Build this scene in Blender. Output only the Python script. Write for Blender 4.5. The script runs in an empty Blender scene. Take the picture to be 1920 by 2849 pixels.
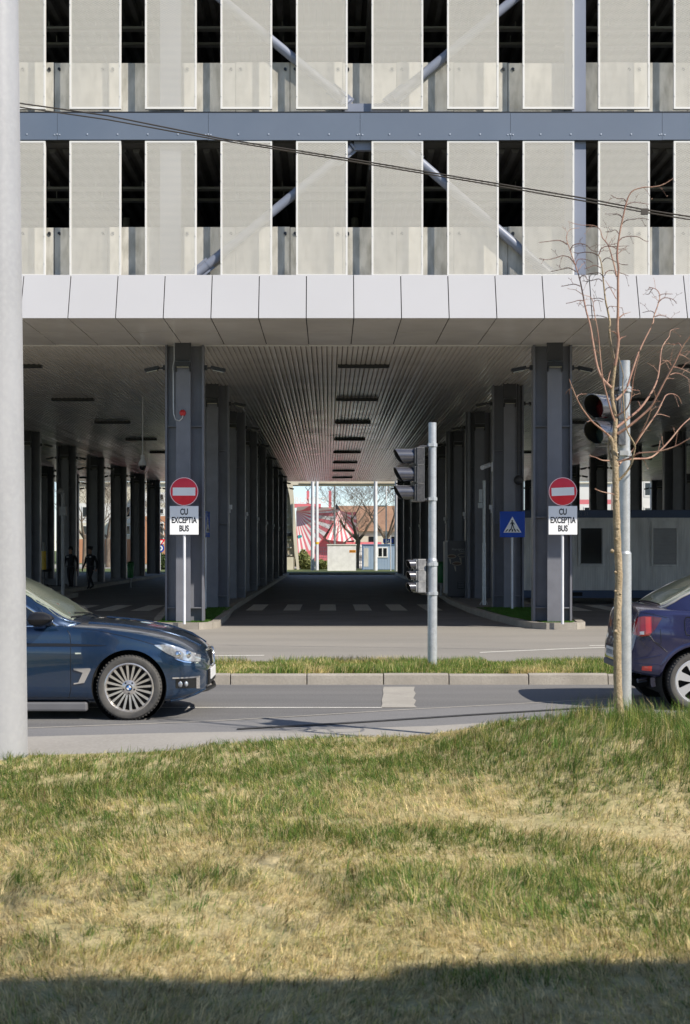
import bpy, bmesh, math, random
import numpy as np
from mathutils import Vector, Matrix
R = math.radians
random.seed(7)
RNG = np.random.default_rng(11)
sc = bpy.context.scene
COL = sc.collection

# ------------------------------------------------------------------ camera
CAMZ = 1.70
cam_d = bpy.data.cameras.new("camera")
cam = bpy.data.objects.new("camera", cam_d)
COL.objects.link(cam)
cam.location = (0, 0, CAMZ)
cam.rotation_euler = (R(90), 0, 0)
cam_d.sensor_width = 36
cam_d.lens = 50.0
cam_d.shift_x = 0.0158
cam_d.shift_y = 0.0363
cam_d.clip_start = 0.1
cam_d.clip_end = 3000
cam_d.dof.use_dof = True
cam_d.dof.focus_distance = 31
cam_d.dof.aperture_fstop = 6.5
sc.camera = cam
F = 3957.0          # focal length in photo pixels


def at(px, py, Y):
    return Vector(((px - 915) * Y / F, Y, CAMZ - (py - 1528) * Y / F))


def gx(px, Y):
    return (px - 915) * Y / F


def gz(py, Y):
    return CAMZ - (py - 1528) * Y / F


def gy(py, h=0.0):
    return (CAMZ - h) * F / (py - 1528)


# ------------------------------------------------------------------ light
SUNV = Vector((0.95, -0.71, 1.0)).normalized()
SUN_EL = math.asin(SUNV.z)
SUN_AZ = math.atan2(SUNV.x, SUNV.y)
w = bpy.data.worlds.new("World")
sc.world = w
w.use_nodes = True
nt = w.node_tree
bg = nt.nodes["Background"]
sky = nt.nodes.new("ShaderNodeTexSky")
sky.sky_type = 'NISHITA'
sky.sun_disc = False
sky.sun_elevation = SUN_EL
sky.sun_rotation = SUN_AZ
sky.air_density = 1.0
sky.dust_density = 0.2
sky.altitude = 3500
sky.ozone_density = 1.0
tint = nt.nodes.new("ShaderNodeMix")
tint.data_type = 'RGBA'
tint.blend_type = 'MULTIPLY'
tint.inputs[0].default_value = 1.0
tint.inputs[7].default_value = (1.02, 0.98, 0.97, 1)
nt.links.new(sky.outputs[0], tint.inputs[6])
# the low band of air near the horizon is hazier and dimmer than the clear sky above
tc_ = nt.nodes.new("ShaderNodeTexCoord")
sp_ = nt.nodes.new("ShaderNodeSeparateXYZ")
mr_ = nt.nodes.new("ShaderNodeMapRange")
mr_.inputs[1].default_value, mr_.inputs[2].default_value = 0.02, 0.22
mr_.inputs[3].default_value, mr_.inputs[4].default_value = 0.72, 1.0
dim = nt.nodes.new("ShaderNodeMix")
dim.data_type = 'RGBA'
dim.blend_type = 'MULTIPLY'
dim.inputs[0].default_value = 1.0
nt.links.new(tc_.outputs["Generated"], sp_.inputs[0])
nt.links.new(sp_.outputs[2], mr_.inputs[0])
nt.links.new(tint.outputs[2], dim.inputs[6])
nt.links.new(mr_.outputs[0], dim.inputs[7])
nt.links.new(dim.outputs[2], bg.inputs[0])
bg.inputs[1].default_value = 0.125
sd = bpy.data.lights.new("sun", 'SUN')
sd.energy = 4.2
sd.angle = R(0.4)
sd.color = (1.0, 0.93, 0.82)
so = bpy.data.objects.new("sun", sd)
COL.objects.link(so)
so.rotation_euler = SUNV.to_track_quat('Z', 'Y').to_euler()
sc.view_settings.view_transform = 'Standard'
sc.view_settings.look = 'None'
sc.view_settings.gamma = 1
sc.view_settings.exposure = 0.60
sc.render.film_transparent = False
try:
    sc.cycles.max_bounces = 10
    sc.cycles.diffuse_bounces = 5
    sc.cycles.transparent_max_bounces = 16
    sc.cycles.use_denoising = True
except Exception:
    pass

# ------------------------------------------------------------------ materials
MATS = {}


def N(t, kind, **kw):
    n = t.nodes.new(kind)
    for k, v in kw.items():
        setattr(n, k, v)
    return n


def mathn(t, op, a, b=None, c=None):
    n = t.nodes.new("ShaderNodeMath")
    n.operation = op
    for i, v in enumerate((a, b, c)):
        if v is None:
            continue
        if isinstance(v, (int, float)):
            n.inputs[i].default_value = v
        else:
            t.links.new(v, n.inputs[i])
    return n.outputs[0]


def noise_fac(t, vec, scale, detail=4, lo=0.35, hi=0.65, stretch=None):
    if stretch:
        m = N(t, "ShaderNodeMapping")
        m.inputs["Scale"].default_value = stretch
        t.links.new(vec, m.inputs[0])
        vec = m.outputs[0]
    n = N(t, "ShaderNodeTexNoise")
    n.inputs["Scale"].default_value = scale
    n.inputs["Detail"].default_value = detail
    t.links.new(vec, n.inputs["Vector"])
    r = N(t, "ShaderNodeMapRange")
    r.inputs[1].default_value = lo
    r.inputs[2].default_value = hi
    t.links.new(n.outputs[0], r.inputs[0])
    return r.outputs[0]


def mixc(t, fac, a, b):
    m = N(t, "ShaderNodeMix", data_type='RGBA')
    for i, v in ((0, fac), (6, a), (7, b)):
        if isinstance(v, (int, float)):
            m.inputs[i].default_value = v
        elif isinstance(v, tuple):
            m.inputs[i].default_value = (*v[:3], 1)
        else:
            t.links.new(v, m.inputs[i])
    return m.outputs[2]


def mat(name, c, rough=0.6, metal=0.0, c2=None, scale=3.0, c3=None, scale3=40.0, lo=0.35, hi=0.65, bump=0.0,
        bscale=60.0, coat=0.0, spec=0.5, stretch=None, stretch3=None, rvar=0.0, coords='pos', f3=0.5):
    """procedural Principled material: colour c wandering to c2 (large noise) and c3 (fine noise)"""
    m = bpy.data.materials.new(name)
    m.use_nodes = True
    t = m.node_tree
    p = t.nodes["Principled BSDF"]
    if coords == 'pos':
        vec = N(t, "ShaderNodeNewGeometry").outputs["Position"]
    else:
        vec = N(t, "ShaderNodeTexCoord").outputs["Object"]
    if c2 is None:
        c2 = tuple(min(1, v * 0.86) for v in c)
    col = mixc(t, noise_fac(t, vec, scale, 5, lo, hi, stretch), c, c2)
    if c3 is not None:
        f = noise_fac(t, vec, scale3, 3, 0.4, 0.7, stretch3)
        f = mathn(t, 'MULTIPLY', f, f3)
        col = mixc(t, f, col, c3)
    t.links.new(col, p.inputs["Base Color"])
    p.inputs["Roughness"].default_value = rough
    if rvar:
        rf = noise_fac(t, vec, scale * 2.3, 4, 0.3, 0.7)
        t.links.new(mathn(t, 'MULTIPLY_ADD', rf, rvar, rough - rvar / 2), p.inputs["Roughness"])
    p.inputs["Metallic"].default_value = metal
    p.inputs["Specular IOR Level"].default_value = spec
    if coat:
        p.inputs["Coat Weight"].default_value = coat
        p.inputs["Coat Roughness"].default_value = 0.03
    if bump:
        b = N(t, "ShaderNodeBump")
        b.inputs["Strength"].default_value = bump
        b.inputs["Distance"].default_value = 0.02
        n = N(t, "ShaderNodeTexNoise")
        n.inputs["Scale"].default_value = bscale
        n.inputs["Detail"].default_value = 4
        t.links.new(vec, n.inputs["Vector"])
        t.links.new(n.outputs[0], b.inputs["Height"])
        t.links.new(b.outputs[0], p.inputs["Normal"])
    MATS[name] = m
    return m


def attr_mat(name, rough=0.7, trans=0.0):
    m = bpy.data.materials.new(name)
    m.use_nodes = True
    t = m.node_tree
    p = t.nodes["Principled BSDF"]
    a = N(t, "ShaderNodeAttribute")
    a.attribute_name = "Col"
    t.links.new(a.outputs["Color"], p.inputs["Base Color"])
    p.inputs["Roughness"].default_value = rough
    p.inputs["Specular IOR Level"].default_value = 0.25
    if trans:
        o = t.nodes["Material Output"]
        tr = N(t, "ShaderNodeBsdfTranslucent")
        t.links.new(a.outputs["Color"], tr.inputs[0])
        mx = N(t, "ShaderNodeMixShader")
        mx.inputs[0].default_value = trans
        t.links.new(p.outputs[0], mx.inputs[1])
        t.links.new(tr.outputs[0], mx.inputs[2])
        t.links.new(mx.outputs[0], o.inputs[0])
    MATS[name] = m
    return m


def perforated(name, pitch, rad):
    m = bpy.data.materials.new(name)
    m.use_nodes = True
    t = m.node_tree
    p = t.nodes["Principled BSDF"]
    pos = N(t, "ShaderNodeNewGeometry").outputs["Position"]
    sx = N(t, "ShaderNodeSeparateXYZ")
    t.links.new(pos, sx.inputs[0])
    col = mixc(t, noise_fac(t, pos, 0.8, 3), (0.68, 0.645, 0.57), (0.645, 0.615, 0.545))
    t.links.new(col, p.inputs["Base Color"])
    p.inputs["Roughness"].default_value = 0.5
    v = mathn(t, 'DIVIDE', sx.outputs[2], pitch * 0.866)
    row = mathn(t, 'FLOOR', v)
    off = mathn(t, 'MULTIPLY', mathn(t, 'FLOORED_MODULO', row, 2.0), 0.5)
    u = mathn(t, 'ADD', mathn(t, 'DIVIDE', sx.outputs[0], pitch), off)
    du = mathn(t, 'SUBTRACT', mathn(t, 'FRACT', u), 0.5)
    dv = mathn(t, 'MULTIPLY', mathn(t, 'SUBTRACT', mathn(t, 'FRACT', v), 0.5), 0.866)
    d2 = mathn(t, 'ADD', mathn(t, 'MULTIPLY', du, du), mathn(t, 'MULTIPLY', dv, dv))
    hole = mathn(t, 'LESS_THAN', d2, rad * rad)
    tr = N(t, "ShaderNodeBsdfTransparent")
    mx = N(t, "ShaderNodeMixShader")
    t.links.new(hole, mx.inputs[0])
    t.links.new(p.outputs[0], mx.inputs[1])
    t.links.new(tr.outputs[0], mx.inputs[2])
    t.links.new(mx.outputs[0], t.nodes["Material Output"].inputs[0])
    MATS[name] = m
    return m


def glass(name, tint, rough=0.02, alpha=0.35):
    """window glass: tinted see-through pane with a mirror-like skin"""
    m = bpy.data.materials.new(name)
    m.use_nodes = True
    t = m.node_tree
    for n in list(t.nodes):
        if n.type == 'BSDF_PRINCIPLED':
            t.nodes.remove(n)
    tr = N(t, "ShaderNodeBsdfTransparent")
    tr.inputs[0].default_value = (*tint, 1)
    gl = N(t, "ShaderNodeBsdfGlossy")
    gl.inputs["Roughness"].default_value = rough
    fr = N(t, "ShaderNodeFresnel")
    fr.inputs[0].default_value = 1.55
    mx = N(t, "ShaderNodeMixShader")
    t.links.new(fr.outputs[0], mx.inputs[0])
    t.links.new(tr.outputs[0], mx.inputs[1])
    t.links.new(gl.outputs[0], mx.inputs[2])
    t.links.new(mx.outputs[0], t.nodes["Material Output"].inputs[0])
    MATS[name] = m
    return m


mat("asphalt", (0.172, 0.167, 0.163), 0.85, c2=(0.115, 0.113, 0.114), scale=0.9, c3=(0.26, 0.25, 0.24), scale3=55, bump=0.35, bscale=140, stretch=(0.18, 2.0, 1))
mat("asphalt_worn", (0.29, 0.268, 0.238), 0.9, c2=(0.235, 0.22, 0.198), scale=0.5, c3=(0.36, 0.34, 0.31), scale3=45, bump=0.35, bscale=120, stretch=(0.4, 1.3, 1))
mat("asphalt_smooth", (0.205, 0.20, 0.20), 0.8, c2=(0.17, 0.167, 0.168), scale=0.8, c3=(0.27, 0.26, 0.25), scale3=50, bump=0.2, bscale=120, stretch=(0.4, 1.6, 1))
mat("asphalt_dark", (0.215, 0.205, 0.196), 0.7, c2=(0.165, 0.157, 0.152), scale=0.5, c3=(0.13, 0.12, 0.115), scale3=40, bump=0.3, bscale=110, rvar=0.2)
mat("concrete_path", (0.36, 0.335, 0.30), 0.9, c2=(0.30, 0.28, 0.25), scale=0.8, c3=(0.42, 0.39, 0.35), scale3=30, bump=0.2, bscale=90)
mat("pavement", (0.26, 0.25, 0.24), 0.85, c2=(0.21, 0.20, 0.195), scale=1.2, c3=(0.3, 0.29, 0.28), scale3=35, bump=0.2)
mat("kerb_stone", (0.38, 0.345, 0.295), 0.9, c2=(0.285, 0.258, 0.22), scale=2.2, c3=(0.25, 0.23, 0.20), scale3=38, bump=0.4, bscale=70)
mat("road_paint", (0.78, 0.755, 0.69), 0.7, c2=(0.6, 0.58, 0.53), scale=6, c3=(0.28, 0.27, 0.26), scale3=60, lo=0.4, hi=0.75)
mat("old_patch", (0.42, 0.39, 0.34), 0.9, c2=(0.35, 0.325, 0.285), scale=3, c3=(0.28, 0.265, 0.24), scale3=40, bump=0.2)
mat("tar_seal", (0.05, 0.05, 0.052), 0.7)
mat("soil", (0.56, 0.455, 0.245), 0.95, c2=(0.38, 0.34, 0.16), scale=2.6, c3=(0.15, 0.135, 0.045), scale3=38, bump=0.6, bscale=50)
mat("lawn", (0.075, 0.12, 0.03), 0.95, c2=(0.14, 0.145, 0.05), scale=0.7, c3=(0.05, 0.08, 0.02), scale3=9, bump=0.6, bscale=25)
mat("turf", (0.05, 0.115, 0.022), 0.95, c2=(0.065, 0.13, 0.03), scale=2.5, c3=(0.09, 0.16, 0.04), scale3=60, bump=0.6, bscale=150)
mat("concrete", (0.60, 0.57, 0.50), 0.9, c2=(0.47, 0.455, 0.41), scale=1.7, c3=(0.28, 0.265, 0.22), scale3=6.5, bump=0.15, bscale=40, stretch=(1, 1, 0.55), stretch3=(1, 1, 0.35), f3=0.75)
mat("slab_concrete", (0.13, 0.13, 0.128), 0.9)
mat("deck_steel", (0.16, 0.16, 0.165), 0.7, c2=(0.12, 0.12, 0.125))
mat("tray_steel", (0.36, 0.36, 0.355), 0.5)
perforated("perforated_sheet", 0.0255, 0.33)
mat("panel_white", (0.74, 0.72, 0.68), 0.45, c2=(0.70, 0.68, 0.64), scale=0.6)
mat("fascia_white", (0.47, 0.462, 0.468), 0.28, c2=(0.455, 0.447, 0.452), scale=0.5, spec=0.5)
mat("soffit_panel", (0.80, 0.765, 0.71), 0.09, c2=(0.75, 0.715, 0.665), scale=0.4, spec=0.6, c3=(0.5, 0.47, 0.43), scale3=1.2, f3=0.3)
mat("seam_dark", (0.02, 0.02, 0.02), 0.8)
mat("band_blue", (0.135, 0.16, 0.205), 0.38, c2=(0.12, 0.15, 0.20), scale=0.35, spec=0.5, c3=(0.15, 0.18, 0.23), scale3=1.1)
mat("steel_blue", (0.22, 0.24, 0.30), 0.42, c2=(0.19, 0.21, 0.265), scale=0.8)
mat("screw", (0.7, 0.7, 0.7), 0.35, metal=0.6)
mat("column_paint", (0.175, 0.178, 0.20), 0.38, c2=(0.145, 0.148, 0.168), scale=0.9, c3=(0.2, 0.205, 0.23), scale3=3.5, stretch=(1, 1, 0.2), rvar=0.15)
mat("column_cap", (0.045, 0.046, 0.052), 0.5)
mat("ceiling_slat", (0.90, 0.84, 0.755), 0.15, metal=0.0, c2=(0.84, 0.785, 0.705), scale=0.35, stretch=(3, 0.15, 1), rvar=0.12, spec=0.38)
mat("ceiling_back", (0.035, 0.034, 0.033), 0.8)
mat("black_metal", (0.018, 0.018, 0.02), 0.4)
mat("lamp_glass", (0.55, 0.53, 0.40), 0.12, spec=0.7)
mat("galvanised", (0.50, 0.52, 0.535), 0.42, metal=0.45, c2=(0.40, 0.42, 0.435), scale=14, c3=(0.62, 0.63, 0.64), scale3=70)
mat("mast_paint", (0.345, 0.348, 0.365), 0.5, c2=(0.305, 0.308, 0.322), scale=4, c3=(0.38, 0.38, 0.39), scale3=25, stretch=(1, 1, 0.3))
mat("grey_pole", (0.34, 0.34, 0.34), 0.5, metal=0.3, c2=(0.27, 0.27, 0.27), scale=5)
mat("white_pole", (0.68, 0.69, 0.72), 0.5)
mat("sign_white", (0.88, 0.88, 0.875), 0.35, c2=(0.84, 0.84, 0.84), scale=2)
mat("sign_red", (0.80, 0.02, 0.04), 0.3, c2=(0.72, 0.018, 0.036), scale=5)
mat("sign_blue", (0.012, 0.075, 0.46), 0.25, c2=(0.012, 0.065, 0.40), scale=3)
mat("ink", (0.015, 0.015, 0.018), 0.5)
mat("signal_body", (0.045, 0.045, 0.048), 0.3, c2=(0.065, 0.065, 0.07), scale=7, c3=(0.13, 0.13, 0.13), scale3=45)
mat("signal_worn", (0.16, 0.16, 0.165), 0.5, c2=(0.30, 0.30, 0.30), scale=11, c3=(0.12, 0.12, 0.12), scale3=30)
mat("signal_visor", (0.07, 0.07, 0.085), 0.2, c2=(0.055, 0.055, 0.065), scale=9, spec=1.0, coat=0.6)
mat("visor_inner", (0.008, 0.008, 0.008), 0.7)
mat("lens_red", (0.10, 0.012, 0.014), 0.12, coat=0.8)
mat("lens_amber", (0.50, 0.16, 0.015), 0.12, coat=0.8)
mat("lens_green", (0.05, 0.075, 0.07), 0.12, coat=0.8)
mat("bark", (0.46, 0.36, 0.235), 0.85, c2=(0.32, 0.245, 0.15), scale=14, c3=(0.14, 0.10, 0.06), scale3=55, bump=0.6, bscale=80)
mat("bark_red", (0.48, 0.305, 0.22), 0.7, c2=(0.33, 0.17, 0.125), scale=9, c3=(0.22, 0.12, 0.09), scale3=60)
mat("twig_dark", (0.10, 0.055, 0.042), 0.8, c2=(0.17, 0.09, 0.07), scale=10)
mat("bark_grey", (0.13, 0.10, 0.075), 0.9, c2=(0.18, 0.145, 0.11), scale=3)
mat("moss", (0.25, 0.27, 0.06), 0.95)
mat("cable", (0.09, 0.075, 0.06), 0.5, metal=0.4)
mat("container_white", (0.64, 0.63, 0.585), 0.5, c2=(0.56, 0.55, 0.51), scale=1.1, c3=(0.3, 0.29, 0.27), scale3=5, stretch3=(1, 1, 0.2))
mat("container_blue", (0.035, 0.06, 0.115), 0.45, c2=(0.03, 0.05, 0.095), scale=1.5)
mat("shutter", (0.36, 0.355, 0.34), 0.5)
mat("dark_glass", (0.012, 0.014, 0.016), 0.06, spec=0.8)
mat("letter_grey", (0.13, 0.15, 0.19), 0.6)
mat("bin_green", (0.01, 0.16, 0.035), 0.4, c2=(0.008, 0.13, 0.03))
mat("yellow", (0.75, 0.47, 0.02), 0.4)
mat("uniform", (0.012, 0.013, 0.02), 0.85)
mat("skin", (0.36, 0.20, 0.14), 0.6)
mat("reflective", (0.75, 0.75, 0.75), 0.4)
mat("poster_dark", (0.05, 0.052, 0.058), 0.3, c2=(0.07, 0.066, 0.064), scale=1.2)
mat("cup_cream", (0.36, 0.32, 0.25), 0.4)
mat("cup_coffee", (0.12, 0.06, 0.025), 0.4)
mat("alarm_red", (0.5, 0.02, 0.025), 0.25)
mat("orange_sign", (0.75, 0.30, 0.02), 0.5)
# vehicles
mat("car_teal", (0.012, 0.033, 0.080), 0.22, metal=0.45, c2=(0.011, 0.036, 0.078), scale=1.2, coat=1.0, coords='obj', c3=(0.05, 0.06, 0.08), scale3=30, f3=0.22)
mat("car_indigo", (0.034, 0.037, 0.105), 0.22, metal=0.4, c2=(0.019, 0.020, 0.064), scale=1.0, coat=1.0, coords='obj')
mat("tyre", (0.062, 0.059, 0.056), 0.75, c2=(0.09, 0.085, 0.078), scale=9, coords='obj', bump=0.2, bscale=40)
mat("alloy", (0.66, 0.63, 0.60), 0.25, metal=0.75, c2=(0.58, 0.54, 0.50), scale=9, coords='obj')
mat("hubcap", (0.60, 0.60, 0.61), 0.3, metal=0.4, c2=(0.55, 0.55, 0.56), coords='obj')
mat("chrome", (0.82, 0.82, 0.82), 0.08, metal=1.0)
mat("trim_black", (0.012, 0.012, 0.013), 0.35)
mat("rocker_grey", (0.14, 0.14, 0.15), 0.6)
mat("well_black", (0.006, 0.006, 0.006), 0.9)
mat("car_window", (0.010, 0.014, 0.018), 0.04, spec=0.9, coat=0.5)
mat("windscreen", (0.20, 0.24, 0.18), 0.035, spec=0.9, coat=1.0, c2=(0.30, 0.33, 0.26), scale=1.8, coords='obj')  # pale base colour paints in the sky reflection on the glass
mat("tail_red", (0.42, 0.012, 0.015), 0.08, coat=1.0)
mat("tail_dark", (0.10, 0.012, 0.02), 0.08, coat=1.0)
mat("tail_bright", (0.75, 0.05, 0.03), 0.12, coat=1.0)
mat("headlamp", (0.52, 0.54, 0.56), 0.10, metal=0.55, c2=(0.25, 0.26, 0.28), scale=16, coat=1.0, coords='obj', c3=(0.85, 0.85, 0.85), scale3=38)
mat("plate_white", (0.72, 0.72, 0.72), 0.4)
mat("badge_blue", (0.02, 0.16, 0.50), 0.2)
# distance
mat("beige_stone", (0.46, 0.41, 0.31), 0.9, c2=(0.36, 0.31, 0.23), scale=0.9, c3=(0.28, 0.24, 0.18), scale3=4)
mat("cream_paint", (0.62, 0.58, 0.47), 0.8, c2=(0.54, 0.50, 0.40), scale=0.6)
mat("tent_red", (0.62, 0.17, 0.185), 0.6, c2=(0.56, 0.145, 0.16), scale=0.5)
mat("tent_faded", (0.45, 0.10, 0.12), 0.6)
mat("tent_white", (0.74, 0.72, 0.68), 0.6, c2=(0.64, 0.61, 0.56), scale=0.6)
mat("roof_brown", (0.30, 0.17, 0.10), 0.9, c2=(0.23, 0.13, 0.08), scale=0.7, c3=(0.36, 0.24, 0.16), scale3=4)
mat("wall_orange", (0.50, 0.24, 0.13), 0.9, c2=(0.42, 0.20, 0.11), scale=0.4)
mat("wall_white", (0.66, 0.65, 0.62), 0.9, c2=(0.6, 0.59, 0.56), scale=0.3)
mat("cabinet_white", (0.82, 0.82, 0.82), 0.5)
mat("cabin_blue", (0.30, 0.39, 0.52), 0.5, c2=(0.26, 0.35, 0.48), scale=1.2)
mat("cabin_trim", (0.08, 0.15, 0.28), 0.5)
mat("bush_leaf", (0.10, 0.14, 0.035), 0.8, c2=(0.22, 0.22, 0.08), scale=1.4)
mat("hedge_leaf", (0.05, 0.09, 0.025), 0.8, c2=(0.09, 0.12, 0.04), scale=1.4)
mat("fence_grey", (0.45, 0.45, 0.45), 0.6)
attr_mat("grass_blade", 0.65, 0.46)


# ------------------------------------------------------------------ mesh builder
class MB:
    def __init__(self):
        self.v, self.f, self.m, self.slots = [], [], [], []
        self.cur = 0

    def mat(self, name):
        if name not in self.slots:
            self.slots.append(name)
        self.cur = self.slots.index(name)
        return self

    def add(self, verts, faces):
        o = len(self.v)
        self.v += [tuple(p) for p in verts]
        for f in faces:
            self.f.append(tuple(i + o for i in f))
            self.m.append(self.cur)
        return self

    def box(self, c, s, rot=None):
        hx, hy, hz = s[0] / 2, s[1] / 2, s[2] / 2
        vs = [Vector((x, y, z)) for x in (-hx, hx) for y in (-hy, hy) for z in (-hz, hz)]
        if rot is not None:
            vs = [rot @ p for p in vs]
        vs = [p + Vector(c) for p in vs]
        return self.add(vs, [(0, 1, 3, 2), (4, 6, 7, 5), (0, 4, 5, 1), (2, 3, 7, 6), (0, 2, 6, 4), (1, 5, 7, 3)])

    def bb(self, x0, x1, y0, y1, z0, z1):
        return self.box(((x0 + x1) / 2, (y0 + y1) / 2, (z0 + z1) / 2), (x1 - x0, y1 - y0, z1 - z0))

    def prism(self, poly, axis, a, b):
        """extrude 2-D polygon along axis ('x','y','z') between a and b"""
        n = len(poly)

        def P(u, v, t):
            return {'x': (t, u, v), 'y': (u, t, v), 'z': (u, v, t)}[axis]
        vs = [P(u, v, a) for u, v in poly] + [P(u, v, b) for u, v in poly]
        fs = [tuple(range(n))[::-1], tuple(range(n, 2 * n))]
        fs += [(i, (i + 1) % n, n + (i + 1) % n, n + i) for i in range(n)]
        return self.add(vs, fs)

    def cone(self, a, b, r0, r1, n=16, caps=True):
        a, b = Vector(a), Vector(b)
        q = (b - a).to_track_quat('Z', 'Y')
        vs = []
        for p, r in ((a, r0), (b, r1)):
            for i in range(n):
                t = 2 * math.pi * i / n
                vs.append(p + q @ Vector((r * math.cos(t), r * math.sin(t), 0)))
        fs = [(i, (i + 1) % n, n + (i + 1) % n, n + i) for i in range(n)]
        if caps:
            fs += [tuple(range(n))[::-1], tuple(range(n, 2 * n))]
        return self.add(vs, fs)

    def cyl(self, a, b, r, n=16):
        return self.cone(a, b, r, r, n)

    def tube(self, pts, rad, n=6):
        pts = [Vector(p) for p in pts]
        if isinstance(rad, (int, float)):
            rad = [rad] * len(pts)
        vs, fs = [], []
        up = Vector((0.31, 0.22, 0.92))
        for i, p in enumerate(pts):
            d = pts[min(i + 1, len(pts) - 1)] - pts[max(i - 1, 0)]
            if d.length < 1e-9:
                d = Vector((0, 0, 1))
            d.normalize()
            u = d.cross(up)
            if u.length < 0.1:
                u = d.cross(Vector((1, 0, 0)))
            u.normalize()
            v = d.cross(u)
            for k in range(n):
                t = 2 * math.pi * k / n
                vs.append(p + (u * math.cos(t) + v * math.sin(t)) * rad[i])
        for i in range(len(pts) - 1):
            for k in range(n):
                a, b = i * n + k, i * n + (k + 1) % n
                fs.append((a, b, b + n, a + n))
        fs.append(tuple(range(n))[::-1])
        fs.append(tuple(range((len(pts) - 1) * n, len(pts) * n)))
        return self.add(vs, fs)

    def lathe(self, prof, c, axis='y', n=40, closed=False):
        """prof = [(r, t)] revolved about axis through c"""
        vs, fs = [], []
        m = len(prof)
        for i in range(n):
            a = 2 * math.pi * i / n
            for r, t in prof:
                u, v = r * math.cos(a), r * math.sin(a)
                p = {'x': (t, u, v), 'y': (u, t, v), 'z': (u, v, t)}[axis]
                vs.append(Vector(p) + Vector(c))
        for i in range(n):
            j = (i + 1) % n
            for k in range(m if closed else m - 1):
                k2 = (k + 1) % m
                fs.append((i * m + k, i * m + k2, j * m + k2, j * m + k))
        return self.add(vs, fs)

    def grid(self, P):
        """P[i][j] points"""
        n, m = len(P), len(P[0])
        vs = [p for row in P for p in row]
        fs = [(i * m + j, i * m + j + 1, (i + 1) * m + j + 1, (i + 1) * m + j) for i in range(n - 1) for j in range(m - 1)]
        return self.add(vs, fs)

    def quad(self, a, b, c, d):
        return self.add([a, b, c, d], [(0, 1, 2, 3)])

    def poly(self, pts):
        return self.add(pts, [tuple(range(len(pts)))])

    def build(self, name, material=None, parent=None, smooth=None, recalc=True, loc=None, bevel=0):
        me = bpy.data.meshes.new(name)
        me.from_pydata(self.v, [], self.f)
        names = self.slots or [material]
        for s in names:
            me.materials.append(MATS[s])
        if self.slots:
            me.polygons.foreach_set("material_index", self.m)
        if recalc:
            b = bmesh.new()
            b.from_mesh(me)
            bmesh.ops.recalc_face_normals(b, faces=b.faces)
            b.to_mesh(me)
            b.free()
        if smooth:
            me.polygons.foreach_set("use_smooth", [True] * len(me.polygons))
            me.set_sharp_from_angle(angle=R(smooth))
        me.update()
        o = bpy.data.objects.new(name, me)
        COL.objects.link(o)
        if parent:
            o.parent = parent
        if loc:
            o.location = loc
        if bevel:
            bv = o.modifiers.new("edge", 'BEVEL')
            bv.width = bevel
            bv.segments = 2
            bv.limit_method = 'ANGLE'
        return o


def tag(o, label, cat, group=None):
    o["label"] = label
    o["category"] = cat
    if group:
        o["group"] = group
    return o


def thing(name, label, cat, loc=(0, 0, 0), rz=0, group=None):
    o = bpy.data.objects.new(name, None)
    COL.objects.link(o)
    o.empty_display_size = 0.2
    o.location = loc
    o.rotation_euler = (0, 0, rz)
    return tag(o, label, cat, group)


def struct(o, kind="structure"):
    o["kind"] = kind
    return o


def copy_tree(o, parent=None):
    c = o.copy()
    COL.objects.link(c)
    c.parent = parent
    for ch in list(o.children):
        copy_tree(ch, c)
    return c


def lettering(text, size, name, material, parent, loc, rot=(R(90), 0, 0), sx=0.75, depth=0.002, bold=0.0, line=1.0, align='CENTER'):
    cu = bpy.data.curves.new(name, 'FONT')
    cu.body = text
    cu.size = size
    cu.extrude = depth
    cu.offset = bold
    cu.space_line = line
    cu.align_x = align
    cu.align_y = 'CENTER'
    to = bpy.data.objects.new(name, cu)
    COL.objects.link(to)
    bpy.context.view_layer.update()
    me = bpy.data.meshes.new_from_object(to.evaluated_get(bpy.context.evaluated_depsgraph_get()))
    bpy.data.objects.remove(to)
    me.materials.clear()
    me.materials.append(MATS[material])
    o = bpy.data.objects.new(name, me)
    COL.objects.link(o)
    o.parent = parent
    o.location = loc
    o.rotation_euler = rot
    o.scale = (sx, 1, 1)
    return o


def vnoise(x, y, scale, seed):
    r = np.random.default_rng(seed).random((128, 128))
    x = np.asarray(x) * scale + 500.3
    y = np.asarray(y) * scale + 500.7
    xi, yi = np.floor(x).astype(int), np.floor(y).astype(int)
    fx, fy = x - xi, y - yi
    fx, fy = fx * fx * (3 - 2 * fx), fy * fy * (3 - 2 * fy)
    g = lambda a, b: r[a % 128, b % 128]
    return (g(xi, yi) * (1 - fx) + g(xi + 1, yi) * fx) * (1 - fy) + (g(xi, yi + 1) * (1 - fx) + g(xi + 1, yi + 1) * fx) * fy


def sstep(a, b, x):
    t = np.clip((np.asarray(x) - a) / (b - a), 0, 1)
    return t * t * (3 - 2 * t)


# ------------------------------------------------------------------ ground, roads, kerbs
def sheet(name, poly, z, material):
    return struct(MB().poly([(x, y, z) for x, y in poly]).build(name, material))


sheet("ground", [(-700, -300), (700, -300), (700, 1400), (-700, 1400)], -0.06, "lawn")
sheet("road", [(-60, 10.0), (60, 10.0), (60, 17.95), (-60, 17.95)], 0.0, "asphalt")
sheet("bus_road", [(-60, 19.7), (60, 19.7), (60, 31.3), (-60, 31.3)], 0.0, "asphalt_worn")
sheet("terminal_road", [(-60, 31.3), (60, 31.3), (60, 94.2), (-60, 94.2)], 0.0, "asphalt_dark")


def gpt(px, py):
    y = gy(py)
    return (gx(px, y), y)


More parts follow.
